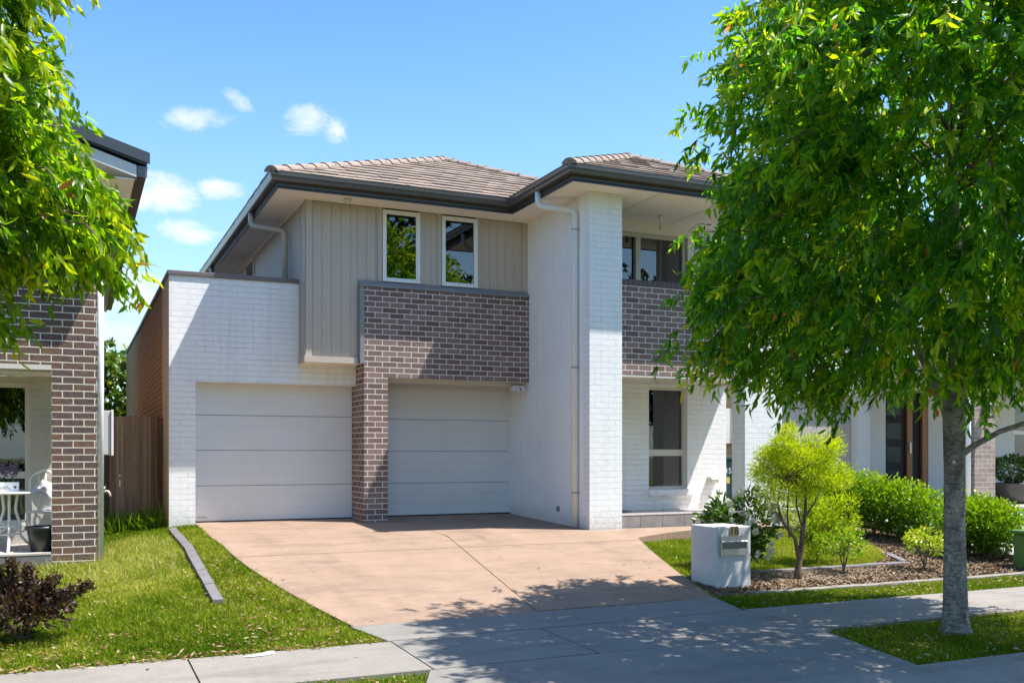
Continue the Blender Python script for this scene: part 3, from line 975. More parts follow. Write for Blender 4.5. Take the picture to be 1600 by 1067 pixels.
# porch
mb = MB()
mb.box(7.563, 10.85, 12.835, 14.018, -0.14, 0.088)
ps = mb.build('porch_step', M['porchtop'], H)
mb = MB()
x = 7.566
while x < 10.83:
    mb.box(x, min(x + .395, 10.846), 12.815, 12.833, -0.13, 0.082); x += 0.40
mb.box(7.563, 10.85, 12.812, 13.2, 0.0905, 0.105)
mb.build('step_tile', M['tilestone'], ps, bevel=0.003)
mb = MB(); mb.box(7.7, 8.25, 13.55, 13.95, 0.106, 0.118); mb.build('doormat', M['blind'], H)

# eaves: soffit, fascia, gutter
mb = MB()
zs = 4.957
mb.box(2.715, 7.003, 14.385, 14.86, zs, zs + .012)
mb.box(2.715, 3.233, 14.861, 27, zs, zs + .012)
mb.box(6.495, 11.09, 12.275, 14.3845, zs + .0005, zs + .0125)
mb.box(10.475, 11.09, 14.385, 24, zs, zs + .012)
mb.build('soffit', M['soffit'], H)
each('soffit_bead', M['soffit'], H, [(3.215, 3.234, 14.87, 26, 4.93, 4.956), (3.22, 7.0, 14.855, 14.864, 4.943, 4.956), (6.985, 7.004, 13.13, 14.85, 4.93, 4.956)])
each('soffit_joint', M['blind'], H, [(8.05, 8.056, 12.20, 13.98, 4.9545, 4.9568), (9.25, 9.256, 12.20, 13.98, 4.9545, 4.9568)])

fas = [((2.715, 27.0), None), ((2.715, 14.385), None), ((6.495, 14.385), None), ((6.495, 12.275), None), ((11.09, 12.275), None), ((11.09, 24.0), None)]
fpts = [f[0] for f in fas]
# outward normals per segment
segn = [(-1, 0), (0, -1), (-1, 0), (0, -1), (1, 0)]
def offs(i, d):
    x, y = fpts[i]
    ns = []
    if i > 0: ns.append(segn[i - 1])
    if i < len(segn): ns.append(segn[i])
    dx = sum(n[0] for n in ns) if len(ns) == 2 else ns[0][0]
    dy = sum(n[1] for n in ns) if len(ns) == 2 else ns[0][1]
    return (x + dx * d, y + dy * d)
def sweep(mb, prof, closed=True):
    n = len(prof)
    for i in range(len(segn)):
        for k in range(n if closed else n - 1):
            d0, z0 = prof[k]; d1, z1 = prof[(k + 1) % n]
            a, b = offs(i, d0), offs(i + 1, d0)
            c, d = offs(i + 1, d1), offs(i, d1)
            mb.face([(*a, z0), (*b, z0), (*c, z1), (*d, z1)])
mb = MB(); sweep(mb, [(0.0, 4.94), (0.0, 5.13), (-0.02, 5.13), (-0.02, 4.94)]); sweep(mb, [(0.006, 4.97), (0.006, 4.98), (0.0005, 4.98), (0.0005, 4.97)])
mb.build('fascia', M['fascia'], H)
mb = MB(); sweep(mb, [(0.007, 5.030), (0.085, 5.030), (0.100, 5.042), (0.104, 5.070), (0.118, 5.105), (0.122, 5.158), (0.128, 5.170), (0.114, 5.170), (0.110, 5.155), (0.105, 5.090), (0.09, 5.050), (0.012, 5.042), (0.012, 5.130), (0.007, 5.130)])
gt = mb.build('gutter', M['gutter'], H)
mb = MB()
for i in range(1, 5):
    for nn in ((-1, 0), (0, -1)):
        pass
for (cx, cy) in (offs(1, .124), offs(3, .124)):
    mb = MB(); mb.tube([(cx + .02, cy + .02, 5.157), (cx - .001, cy - .001, 5.157), (cx - .004, cy - .004, 5.115)], 0.012, 8)
    mb.build('gutter_corner', M['cap'], gt)

# roof
PITCH = R(23.6)
def roof_slope(mb, origin, edir, sdir, poly):
    """tile courses over a slope; poly in (e, s) metres: e along the eave, s up the slope"""
    O, E, S = Vector(origin), Vector(edir), Vector(sdir)
    Nn = E.cross(S).normalized()
    if Nn.z < 0: Nn = -Nn
    def extent(s):
        xs_ = []
        n = len(poly)
        for i in range(n):
            (a, b), (c, d) = poly[i], poly[(i + 1) % n]
            if (b - s) * (d - s) <= 0 and b != d:
                xs_.append(a + (c - a) * (s - b) / (d - b))
        return (min(xs_), max(xs_)) if len(xs_) > 1 else None
    smax = max(p[1] for p in poly)
    gauge, tw = 0.33, 0.30
    r_ = 0
    s = 0.0
    while s < smax - 0.02:
        ex = extent(min(s + gauge * .5, smax - .01))
        if ex:
            x0, x1 = ex
            x = math.floor(x0 / tw) * tw - (tw / 2 if r_ % 2 else 0)
            while x < x1:
                a, b = max(x, x0) + .005, min(x + tw, x1) - .005
                if b - a > .02:
                    j = random.uniform(-.003, .003); lift = 0.033 + random.uniform(-.004, .008)
                    def P(e, ss, h): return O + E * e + S * ss + Nn * h
                    t0, t1 = s - .03 + j, s + gauge + .02
                    top = [P(a, t0, lift), P(b, t0, lift), P(b, t1, .012), P(a, t1, .012)]
                    bot = [P(a, t0, lift - .024), P(b, t0, lift - .024)]
                    mb.face(top)
                    mb.face([bot[0], bot[1], top[1], top[0]])
                    mb.face([bot[0], top[0], top[3]]); mb.face([bot[1], top[2], top[1]])
                x += tw
        s += gauge; r_ += 1
    mb.face([O + E * e + S * s_ + Nn * (-.012) for e, s_ in poly])
tp, cp, sp = math.tan(PITCH), math.cos(PITCH), math.sin(PITCH)
ZE = 5.146
mb = MB()
A = 4.15                                             # main hip half width
X0, Y0 = 2.625, 14.30
X2 = X0 + 2 * A
roof_slope(mb, (X0, Y0, ZE), (1, 0, 0), (0, cp, sp), [(0, 0), (2 * A, 0), (A, A / cp)])
roof_slope(mb, (X0, 28, ZE), (0, -1, 0), (cp, 0, sp), [(0, 0), (28 - Y0, 0), (28 - Y0 - A, A / cp), (0, A / cp)])
roof_slope(mb, (X2, Y0, ZE), (0, 1, 0), (-cp, 0, sp), [(0, 0), (13, 0), (13, A / cp), (A, A / cp)])
Bw = 2.385                                           # wing
WX0, WY0, WX2 = 6.405, 12.19, 11.18
wa = (WX2 - WX0) / 2
roof_slope(mb, (WX0, WY0, ZE), (1, 0, 0), (0, cp, sp), [(0, 0), (2 * wa, 0), (wa, wa / cp)])
roof_slope(mb, (WX0, 17.6, ZE), (0, -1, 0), (cp, 0, sp), [(0, 0), (17.6 - WY0, 0), (17.6 - WY0 - wa, wa / cp), (0, wa / cp)])
roof_slope(mb, (WX2, WY0, ZE), (0, 1, 0), (-cp, 0, sp), [(0, 0), (11, 0), (11, wa / cp), (wa, wa / cp)])
rf = mb.build('roof', M['tile'], H)
def ridge_caps(mb, a, b, w_=0.115, seg=0.37):
    a, b = Vector(a), Vector(b)
    d = (b - a); L = d.length; d.normalize()
    s = d.cross(Vector((0, 0, 1))).normalized(); u = s.cross(d)
    if u.z < 0: u = -u
    k = int(L / seg) + 1
    for i in range(k):
        t0, t1 = i * seg - .03, min((i + 1) * seg + .03, L)
        prof = [(-w_, -.045), (-w_ * .93, -.005), (-w_ * .45, .052), (0, .066), (w_ * .45, .052), (w_ * .93, -.005), (w_, -.045)]
        p0 = [a + d * t0 + s * x + u * (z * .8 + .042) for x, z in prof]
        p1 = [a + d * t1 + s * x * .93 + u * (z * .8 + .018) for x, z in prof]
        for q in range(6):
            mb.face([p0[q], p0[q + 1], p1[q + 1], p1[q]], smooth=False)
        mb.face(p0); mb.face(list(reversed(p1)))
mb = MB()
apex = (X0 + A, Y0 + A, ZE + A * tp)
ridge_caps(mb, (X0, Y0, ZE), apex); ridge_caps(mb, (X2, Y0, ZE), apex); ridge_caps(mb, apex, (apex[0], 28, apex[2]))
wapex = (WX0 + wa, WY0 + wa, ZE + wa * tp)
ridge_caps(mb, (WX0, WY0, ZE), wapex); ridge_caps(mb, (WX2, WY0, ZE), wapex); ridge_caps(mb, wapex, (wapex[0], 17.0, wapex[2]))
mb.build('ridge_cap', M['ridge'], rf)


def bend(pts, r=0.09, n=5):
    """round the corners of a poly-line"""
    P = [Vector(p) for p in pts]
    out_ = [P[0]]
    for i in range(1, len(P) - 1):
        a = (P[i - 1] - P[i]).normalized(); b = (P[i + 1] - P[i]).normalized()
        p0, p1 = P[i] + a * r, P[i] + b * r
        for k in range(n + 1):
            t = k / n
            out_.append(p0 * (1 - t) ** 2 + P[i] * 2 * t * (1 - t) + p1 * t * t)
    out_.append(P[-1])
    return out_
def downpipe(pts, r_, mat, parent, clips=()):
    mb = MB(); mb.tube(bend(pts), r_, 14)
    o = mb.build('downpipe', mat, parent)
    if clips:
        for (cx, cy, cz) in clips:
            c = MB()
            c.tube([(cx, cy, cz - .012), (cx, cy, cz + .012)], r_ + .004, 14)
            c.box(cx + r_ * .5, cx + r_ + .028, cy - .015, cy + .015, cz - .01, cz + .01)
            c.build('pipe_clip', M['steel'], o)
    return o
downpipe([(2.675, 16.45, 5.035), (2.675, 16.45, 4.82), (3.165, 16.1, 4.70), (3.165, 16.1, 3.53)], 0.047, M['pipe_beige'], H)
downpipe([(2.675, 21.6, 5.035), (2.675, 21.6, 4.82), (3.165, 21.25, 4.70), (3.165, 21.25, 3.53)], 0.047, M['pipe_beige'], H)
downpipe([(6.455, 13.33, 5.035), (6.455, 13.33, 4.82), (6.945, 13.06, 4.74), (6.945, 13.06, -0.07)], 0.048, M['pipe_white'], H, clips=((6.945, 13.06, 2.35), (6.945, 13.06, 0.45), (6.945, 13.06, 4.45)))
# side window under the left eave
window_side = MB()
window_side.box(3.205, 3.232, 19.45, 20.35, 3.6, 4.90)
sw = window_side.build('side_window', M['cream_metal'], H)
mb = MB(); mb.box(3.2, 3.2045, 19.52, 20.28, 3.6, 4.84); mb.build('pane', M['glass_dark'], sw)

# small fittings
mb = MB(); mb.lathe([(0.062, 4.956), (0.062, 4.92), (0.050, 4.912), (0.046, 4.905), (0.030, 4.902), (0.028, 4.884), (0.012, 4.872)], 3.83, 14.62, 20)
sl = mb.build('eave_sensor', M['cream_metal'], H)
mb = MB(); mb.lathe([(0.034, 4.9095), (0.030, 4.895), (0.010, 4.883)], 3.83, 14.63, 16); mb.build('sensor_eye', M['black_plastic'], sl)
mb = MB(); mb.lathe([(0.045, 4.956), (0.045, 4.92), (0.024, 4.915), (0.024, 4.86), (0.020, 4.855)], 8.81, 13.55, 16)
bl = mb.build('balcony_lamp', M['white_metal'], H)
mb = MB(); mb.lathe([(0.014, 4.856), (0.020, 4.84), (0.036, 4.80), (0.038, 4.775), (0.026, 4.745), (0.008, 4.735)], 8.81, 13.55, 16); mb.build('bulb', plain('pale_bulb', (0.75, 0.72, 0.65), 0.2), bl)
mb = MB(); mb.box(6.72, 6.93, 14.83, 15.0, 2.10, 2.187); mb.box(6.78, 6.92, 14.775, 14.83, 2.085, 2.165)
sc = mb.build('camera_housing', M['cream_metal'], H, bevel=0.012)
mb = MB(); mb.tube([(6.83, 14.776, 2.125), (6.83, 14.768, 2.123)], 0.022, 12); mb.build('camera_lens', M['blind'], sc)
mb = MB(); mb.box(10.07, 10.25, 13.93, 14.018, 0.535, 0.645); mb.box(10.085, 10.235, 13.905, 13.93, 0.545, 0.61)
po = mb.build('power_outlet', M['cream_metal'], H, bevel=0.01)
each('socket_slot', M['dark'], po, [(xo + dx - .003, xo + dx + .003, 13.9, 13.9045, 0.57, 0.59) for xo in (10.125, 10.195) for dx in (-.012, .012)])
mb = MB(); mb.tube([(7.004, 13.72, 0.17), (6.985, 13.72, 0.17)], 0.045, 14); mb.build('weep_cover', M['flashing'], H)

# ------------------------------------------------------------------ left neighbour
N1 = thing('house', 'left neighbour house of mottled dark brick with dark metal roof and white downpipe', 'house', (-2, 14, 0))
YL = 12.94
mb = MB()
mb.box(-0.248, 0.25, YL, YL + .45, -0.45, 3.55)
mb.box(-6.0, -0.2485, YL, YL + .23, 2.115, 3.55)
mb.box(0.02, 0.25, YL + .4505, 14.2795, 2.115, 3.55)
mb.box(0.02, 0.25, 14.28, 24, -0.45, 3.55)
mb.build('brick_wall', M['clinker'], N1)
mb = MB(); mb.box(-6.0, 0.235, YL + .012, 24, 3.552, 4.86); mb.build('upper_wall', M['grey_wall'], N1)
mb = MB(); mb.box(-6, -0.2495, YL - .004, YL + .24, 2.055, 2.113); mb.build('lintel_strip', M['cream_metal'], N1)
mb = MB(); mb.box(-6, 0.24, YL + .455, 14.28, 2.06, 2.11); mb.build('porch_ceiling', M['soffit'], N1)
each('porch_wall', M['porch_paint'], N1, [(-0.52, 0.018, 14.28, 14.5, -0.14, 2.058), (-6, -2.85, 14.28, 14.5, -0.14, 2.058), (-2.85, -.52, 14.28, 14.5, -0.14, 0.10), (-2.85, -.52, 14.28, 14.5, 1.985, 2.058)])
wl = window(N1, -2.85, -0.522, 0.102, 1.983, 14.31, 0.07, 0.07, M['cream_metal'], transoms=((0.72, 0.81),), mullions=((-1.70, -1.63),), glass='glass_dark', room=0.8)
mb = MB()
for i in range(11): mb.box(-2.75 + i * .2, -2.75 + i * .2 + .185, 14.42, 14.43, 0.15, 1.9)
mb.build('vertical_blind', M['blind'], wl)
mb = MB(); mb.box(-6, -0.2495, YL - .045, 14.279, -0.46, -0.165); mb.box(-0.249, 0.25, YL + .455, 14.279, -0.46, -0.145); pl = mb.build('porch_slab', M['slate'], N1)
mb = MB()
for i in range(14):
    mb.box(-.25 - (i + 1) * .4 + .003, -.25 - i * .4 - .003, YL - .05, YL + .35, -.1645, -.142); mb.box(-.25 - (i + 1) * .4 + .003, -.25 - i * .4 - .003, YL + .356, 14.278, -.1645, -.142)
mb.build('porch_paver', M['porchtop'], pl)
# gable roof end: barge falls to the right
bt_ = math.tan(R(16.5)); XT, ZT, YB = 0.80, 4.60, 12.42
def rk(x): return ZT + (XT - x) * bt_
mb = MB()
mb.prism([(XT, rk(XT) - .09), (XT, rk(XT) + .03), (-3.2, rk(-3.2) + .03), (-3.2, rk(-3.2) - .09)], 'y', YB + .02, 24.5)
rr = mb.build('roof', M['roof_metal'], N1)
mb = MB()
mb.prism([(XT + .03, rk(XT) - .075), (XT + .03, rk(XT) + .055), (-3.2, rk(-3.2) + .055), (-3.2, rk(-3.2) - .11)], 'y', YB - .01, YB + .018)
mb.build('barge_board', M['roof_metal'], rr)
mb = MB(); mb.prism([(XT - .12, rk(XT) - .24), (XT - .12, rk(XT) - .10), (-3.2, rk(-3.2) - .10), (-3.2, rk(-3.2) - .24)], 'y', YB + .03, YB + .05)
mb.build('gable_fascia', M['grey_wall'], rr)
mb = MB(); mb.box(0.236, XT - .14, YB + .06, 24.4, 4.33, 4.345); mb.prism([(XT - .13, rk(XT) - .235), (XT - .13, rk(XT) - .22), (-3.2, rk(-3.2) - .22), (-3.2, rk(-3.2) - .235)], 'y', YB + .055, YL)
mb.build('eave_soffit', M['soffit'], N1)
mb = MB(); mb.box(XT - .135, XT - .115, YB + .06, 24.4, 4.32, 4.50); mb.prism([(XT - .11, 4.37), (XT - .01, 4.37), (XT + .012, 4.50), (XT - .005, 4.50), (XT - .02, 4.385), (XT - .11, 4.385)], 'y', YB + .05, 24.4)
mb.box(XT - .11, XT, YB + .045, YB + .05, 4.37, 4.50)
mb.build('gutter', M['gutter'], N1)
downpipe([(0.295, YL + .06, 4.33), (0.295, YL + .06, -0.28)], 0.04, M['pipe_white'], N1)
wu = window(N1, -2.4, -0.62, 3.62, 4.55, YL - .02, 0.05, 0.06, glass='glass_dark', room=0)
each('lining', M['interior'], wu, [(-2.35, -.67, YL + .02, YL + .028, 3.67, 4.50)])
wu2 = window(N1, -0.36, 0.10, 3.62, 4.25, YL - .02, 0.05, 0.06, glass='glass_dark', room=0)
each('lining', M['interior'], wu2, [(-.31, .05, YL + .02, YL + .028, 3.67, 4.20)])
mb = MB(); mb.box(0.252, 0.43, 13.55, 14.05, 1.03, 1.60); mt = mb.build('meter_box', M['meter'], N1, bevel=0.006)
mb = MB(); mb.box(0.432, 0.462, 13.53, 14.07, 1.02, 1.61); mb.build('meter_box_lid', M['white_metal'], mt, bevel=0.006)
for z in (1.22, 1.32): MB().tube([(0.30, 13.549, z), (0.30, 13.545, z)], 0.008, 8).build('meter_box_screw', M['steel'], mt)
mb = MB(); mb.tube(bend([(0.36, 14.9, -0.15), (0.36, 14.9, 0.50), (0.44, 14.86, 0.52), (0.47, 14.86, 0.44)], .03), 0.017, 8); mb.tube([(0.25, 14.9, .45), (.37, 14.9, .45)], 0.02, 8); mb.tube([(0.33, 14.88, .56), (.40, 14.88, .56)], 0.02, 8); mb.tube([(.36, 14.89, .5), (.36, 14.89, .56)], .01, 8)
mb.build('garden_tap', M['cream_metal'], N1)

# ------------------------------------------------------------------ right neighbour
N2 = thing('house', 'right neighbour house with pale walls, tan brick pier and dark orange-framed front door', 'house', (15, 15, 0))
mb = MB(); mb.box(12.0, 14.16, 14.9, 14.95, 0.05, 2.2)
gd = MB()
for i in range(4): gd.box(12.0, 14.17, 14.9, 14.94, 0.05 + i * .535, 0.05 + i * .535 + .528)
gdo = gd.build('garage_door', M['beige_panel'], N2)
gd2 = MB(); gd2.box(12.0, 14.17, 14.942, 14.96, 0.05, 2.2); gd2.build('door_backing', M['interior'], gdo)
mb = MB(); mb.box(11.75, 14.175, 14.75, 15.0, 2.2, 2.75); mb.box(11.75, 11.99, 14.75, 15.0, -.1, 2.199)
mb.box(14.18, 14.50, 14.72, 15.0, -.1, 2.75)
mb.box(14.502, 15.50, 15.30, 15.5, -.1, 2.75); mb.box(16.72, 17.75, 15.30, 15.5, -.1, 2.75); mb.box(15.50, 16.72, 15.30, 15.5, 2.35, 2.75)
mb.box(17.75, 19.35, 15.30, 15.5, -.1, 2.75); mb.box(20.4, 22, 15.30, 15.5, -.1, 2.75); mb.box(19.35, 20.4, 15.3, 15.5, 2.2, 2.75); mb.box(19.35, 20.4, 15.3, 15.5, -.1, 0.7)
mb.build('wall', M['grey_wall'], N2)
mb = MB(); mb.box(15.52, 16.12, 15.36, 15.40, 0.06, 2.34); dn = mb.build('front_door', M['black_gloss'], N2)
mb = MB()
for z in (0.35, 0.85, 1.35, 1.85): mb.box(15.58, 15.98, 15.354, 15.3595, z, z + .34)
mb.build('door_glass', plain('blue_black_glass', (0.012, 0.022, 0.03), 0.3, spec=0.3), dn)
each('door_jamb', M['timber_door'], dn, [(16.122, 16.27, 15.31, 15.42, 0.06, 2.34), (16.56, 16.71, 15.31, 15.42, 0.06, 2.34)])
mb = MB(); mb.box(16.272, 16.558, 15.37, 15.39, 0.06, 2.34); mb.build('side_light', M['black_gloss'], dn)
mb = MB(); mb.box(16.17, 16.22, 15.285, 15.31, 1.05, 1.28); mb.tube([(16.19, 15.27, 1.2), (16.10, 15.27, 1.2)], .012, 8); mb.build('handle', M['steel'], dn)
mb = MB(); mb.box(15.15, 15.69, 12.80, 13.35, -.1, 2.8); pr = mb.build('brick_pier', M['tan_brick'], N2)
each('porch_beam', M['grey_wall'], N2, [(15.15, 22.0, 12.82, 13.1, 2.45, 2.9), (14.3, 22, 12.7, 15.3, 2.76, 2.85)])
downpipe([(15.06, 12.86, 2.74), (15.06, 12.86, 0.0)], 0.045, M['pipe_white'], N2)
mb = MB(); mb.box(15.7, 22, 12.75, 15.3, -.3, 0.045); mb.box(14.6, 15.7, 13.36, 15.3, -.3, 0.045); mb.build('porch_slab', M['pale_concrete'], N2)
# lantern on the pier
mb = MB()
mb.box(15.36, 15.44, 12.76, 12.80, 1.84, 1.98); mb.tube(bend([(15.40, 12.775, 1.95), (15.40, 12.70, 2.02), (15.40, 12.68, 1.98)], .02), .01, 8)
for dx in (-.055, .05):
    for dy in (-.055, .05): mb.box(15.40 + dx, 15.405 + dx, 12.68 + dy, 12.685 + dy, 1.71, 1.92)
mb.box(15.34, 15.46, 12.62, 12.74, 1.695, 1.71); mb.lathe([(.08, 1.92), (.075, 1.935), (.03, 1.98), (.012, 1.99)], 15.40, 12.68, 8)
lt = mb.build('wall_lantern', M['black_plastic'], N2)
mb = MB(); mb.box(15.352, 15.448, 12.632, 12.728, 1.712, 1.918); mb.build('lantern_glass', M['glass'], lt)
# shuttered window
ws = window(N2, 19.35, 20.4, 0.70, 2.2, 15.33, 0.05, 0.08, transoms=((1.48, 1.56),), glass='glass', room=0)
mb = MB()
for i in range(13): mb.prism([(15.43, .78 + i * .054), (15.46, .80 + i * .054), (15.462, .805 + i * .054), (15.43, .785 + i * .054)], 'x', 19.42, 20.33)
mb.box(19.84, 19.9, 15.43, 15.47, .76, 1.47)
mb.build('shutter', M['white_metal'], ws)
each('lining', M['interior'], ws, [(19.36, 20.39, 15.475, 15.49, .71, 2.19)])
# upper storey
mb = MB(); mb.box(13.6, 21.5, 15.6, 24, 2.86, 4.7); mb.build('upper_wall', M['grey_wall'], N2)
mb = MB(); mb.prism([(13.2, 4.70), (21.9, 4.70), (21.9, 4.80), (17.5, 6.2), (13.2, 4.80)], 'y', 15.2, 24.4); mb.build('roof', M['tile'], N2)

# ------------------------------------------------------------------ fence between the houses
F = thing('fence', 'weathered brown timber paling fence between the dark brick house and the white garage', 'fence', (0.77, 16.33, -0.1))
mb = MB()
x = 0.255
while x < 1.27:
    b = min(x + .091, 1.283)
    yo = random.uniform(-.004, .004)
    mb.box(x, b, 16.33 + yo, 16.345 + yo, -0.12, 1.63 + random.uniform(-.012, .012))
    x += 0.1
mb.build('palings', M['paling'], F)
each('rail', M['paling'], F, [(0.255, 1.283, 16.352, 16.40, 1.25, 1.32), (0.255, 1.283, 16.352, 16.40, 0.32, 0.39)])
x = 0.30
while x < 1.28:
    for z in (1.50, 0.62):
        MB().tube([(x, 16.328, z), (x, 16.323, z)], 0.006, 6).build('nail', M['steel'], F)
    x += 0.1

# ------------------------------------------------------------------ mailbox
MBX = thing('mailbox', 'pale grey rendered letterbox pillar with steel slot and number 18, beside the driveway', 'mailbox', (6.97, 9.4, -0.55))
zt = 0.20
mb = MB(); mb.box(6.73, 7.215, 9.19, 9.70, -0.62, zt)
mb.build('body', M['mailbox'], MBX, bevel=0.012)
mb = MB()
a0, a1, b0, b1 = 6.775, 7.16, -0.13, 0.095
mb.box(a0, a1, 9.172, 9.188, b0, b0 + .075); mb.box(a0, a1, 9.172, 9.188, b1 - .07, b1); mb.box(a0, a0 + .02, 9.172, 9.188, b0 + .0755, b1 - .0705); mb.box(a1 - .02, a1, 9.172, 9.188, b0 + .0755, b1 - .0705)
mb.prism([(9.162, b1 - .068), (9.172, b1 - .055), (9.172, b1 - .072)], 'x', a0 + .01, a1 - .01)
sp_ = mb.build('slot_plate', M['steel'], MBX)
mb = MB(); mb.box(a0 + .0205, a1 - .0205, 9.183, 9.1885, b0 + .076, b1 - .071); mb.build('slot', plain('dark_grey_slot_flap', (0.16, 0.17, 0.18), 0.35, metal=0.5), sp_)  # slot flap in a darker grey metal than the plate
mb = MB(); mb.box(6.915, 7.03, 9.180, 9.188, 0.098, 0.205); npl = mb.build('number_plate', M['brass'], MBX)


def text_mesh(body, size, loc, rot, mat, parent, name='number', depth=0.002):
    cu = bpy.data.curves.new(name, 'FONT')
    cu.body = body; cu.size = size; cu.align_x = 'CENTER'; cu.align_y = 'CENTER'; cu.extrude = depth
    tmp = bpy.data.objects.new(name + '_tmp', cu)
    COL.objects.link(tmp)
    bpy.context.view_layer.update()
    me = bpy.data.meshes.new_from_object(tmp.evaluated_get(bpy.context.evaluated_depsgraph_get()))
    bpy.data.objects.remove(tmp)
    me.materials.clear(); me.materials.append(mat)
    ob = bpy.data.objects.new(name, me)
    COL.objects.link(ob)
    ob.location = loc; ob.rotation_euler = rot
    set_parent(ob, parent)
    return ob
text_mesh('18', 0.125, (6.9725, 9.178, 0.152), (R(90), 0, 0), M['black_plastic'], npl)

# ------------------------------------------------------------------ small objects
# utility box
UB = thing('utility_box', 'green utility cabinet in the verge grass at the right photo edge', 'utility box', (12.07, 9.1, -0.56))
mb = MB(); mb.box(11.74, 12.4, 8.90, 9.30, -0.60, -0.05); mb.build('cabinet', M['green_box'], UB, bevel=0.025)
mb = MB(); mb.box(11.71, 12.43, 8.87, 9.33, -0.048, 0.0); mb.build('lid', M['green_box'], UB, bevel=0.012)
# bin
WB = thing('wheelie_bin', 'dark green wheelie bin in the side passage behind the right porch pillar', 'bin', (11.22, 15.2, 0))
mb = MB()
mb.prism([(11.00, 0.10), (11.44, 0.10), (11.50, 0.92), (10.94, 0.92)], 'y', 15.0, 15.5); mb.build('body', M['bin'], WB, bevel=0.02)
mb = MB(); mb.box(10.91, 11.53, 14.95, 15.56, 0.922, 1.0); mb.build('lid', M['bin'], WB, bevel=0.02)
for xw in (11.0, 11.38):
    MB().tube([(xw, 15.5, .12), (xw + .06, 15.5, .12)], .11, 14).build('wheel', M['black_plastic'], WB)
text_mesh('15', 0.15, (11.25, 14.995, 0.72), (R(90), 0, 0), M['clear_white'], WB)
MB().box(11.20, 11.28, 14.992, 14.999, 0.48, 0.60).build('sticker', plain('yellow_sticker', (0.5, 0.42, 0.10), 0.5), WB)
mb = MB(); mb.box(11.55, 11.748, 15.35, 15.85, 1.24, 1.92)
mb.build('meter_box', M['white_metal'], N2, bevel=0.006)
mb = MB(); mb.box(11.75, 11.98, 15.001, 24, -.1, 2.75); mb.build('side_wall', plain('olive_brown_wall', (0.21, 0.18, 0.11), 0.9), N2)

# cast iron table
TB = thing('garden_table', 'round white cast iron table on the left porch', 'table', (-0.72, 13.35, -0.14))
mb = MB(); mb.lathe([(0.34, 0.555), (0.37, 0.562), (0.375, 0.575), (0.36, 0.585), (0.02, 0.585)], -.72, 13.35, 36); mb.build('table_top', M['cast_white'], TB)
for k in range(3):
    a = R(30 + 120 * k)
    ca, sa = math.cos(a), math.sin(a)
    def q(r_, z): return (-.72 + ca * r_, 13.35 + sa * r_, z)
    mb = MB(); mb.tube(bend([q(.10, .556), q(.07, .36), q(.13, .18), q(.12, .05), q(.22, -.06), q(.33, -.135)], .05), [.017] * 26, 8)
    mb.tube(bend([q(.13, .20), q(.20, .22), q(.22, .12), q(.15, .08)], .03), .010, 8)
    mb.tube(bend([q(.13, .16), q(.08, .20), q(.05, .13), q(.11, .09)], .02), .008, 8)
    mb.build('leg', M['cast_white'], TB)
mb = MB()
mb.tube([(-.72 + .13 * math.cos(R(t)), 13.35 + .13 * math.sin(R(t)), .16) for t in range(0, 361, 15)], .009, 6)
mb.tube([(-.72 + .11 * math.cos(R(t)), 13.35 + .11 * math.sin(R(t)), .06) for t in range(0, 361, 15)], .007, 6)
mb.build('stretcher', M['cast_white'], TB)
# planter box with mauve flowers
PB = thing('planter_box', 'small white planter box with mauve flowers on the cast iron table', 'planter', (-0.80, 13.30, 0.586))
mb = MB()
mb.box(-.98, -.615, 13.22, 13.235, .587, .70); mb.box(-.98, -.615, 13.365, 13.38, .587, .70); mb.box(-.98, -.965, 13.2355, 13.3645, .587, .70); mb.box(-.63, -.615, 13.2355, 13.3645, .587, .70); mb.box(-.964, -.631, 13.2355, 13.3645, .587, .60)
bxo = mb.build('box', M['clear_white'], PB)
mb = MB()
for cx, cz in ((-.655, .635), (-.93, .635)):
    mb.tube([(cx, 13.2195, cz), (cx, 13.217, cz)], .013, 10)
    for k in range(4): mb.tube([(cx + (k - 1.5) * .011, 13.2195, cz + .019 - abs(k - 1.5) * .004), (cx + (k - 1.5) * .011, 13.217, cz + .019 - abs(k - 1.5) * .004)], .005, 8)
pts = [(-.84 + t * .0075, 13.218, .64 + .016 * math.sin(t * 1.15) * (1 if t % 7 else .3)) for t in range(17)]
mb.tube(pts, .0028, 6); mb.tube([(-.86, 13.218, .618), (-.70, 13.218, .620)], .0018, 6)
mb.build('paw_print', M['black_plastic'], bxo)
n = 60
P = np.stack([rng.uniform(-.95, -.65, n), rng.uniform(13.25, 13.35, n), np.full(n, .62)], 1)
D = np.stack([rng.normal(0, .5, n), rng.normal(0, .5, n), rng.uniform(.6, 1.2, n)], 1)
leaves('foliage', P, D, rng.uniform(.10, .17, n), rng.uniform(.02, .035, n), M['dark_leaf'], PB)
n = 420
cc = np.sort(rng.integers(0, 5, n)); cx = np.array([-.92, -.84, -.78, -.70, -.66])[cc]; czz = np.array([.84, .88, .82, .86, .83])[cc]
P = np.stack([cx + rng.normal(0, .022, n), 13.30 + rng.normal(0, .022, n), czz + rng.normal(0, .04, n)], 1)
for q_ in range(5):
    m_ = cc == q_; k_ = int(m_.sum())
    leaves('flower', P[m_], rng.normal(size=(k_, 3)), np.full(k_, .028), np.full(k_, .018), M['purple_petal'], PB)
# black pot
PT = thing('plant_pot', 'empty black plastic pot on the left porch edge beside the brick column', 'pot', (-0.36, 13.10, -0.142))
mb = MB(); mb.lathe([(.12, -.141), (.165, .12), (.165, .122), (.185, .124), (.187, .165), (.172, .165), (.160, .13), (.14, .09), (.01, .09)], -.36, 13.12, 28); mb.build('pot', M['black_plastic'], PT)
mb = MB(); mb.lathe([(.15, .088), (.15, .105), (.01, .11)], -.36, 13.12, 20); mb.build('soil', M['mulch'], PT)
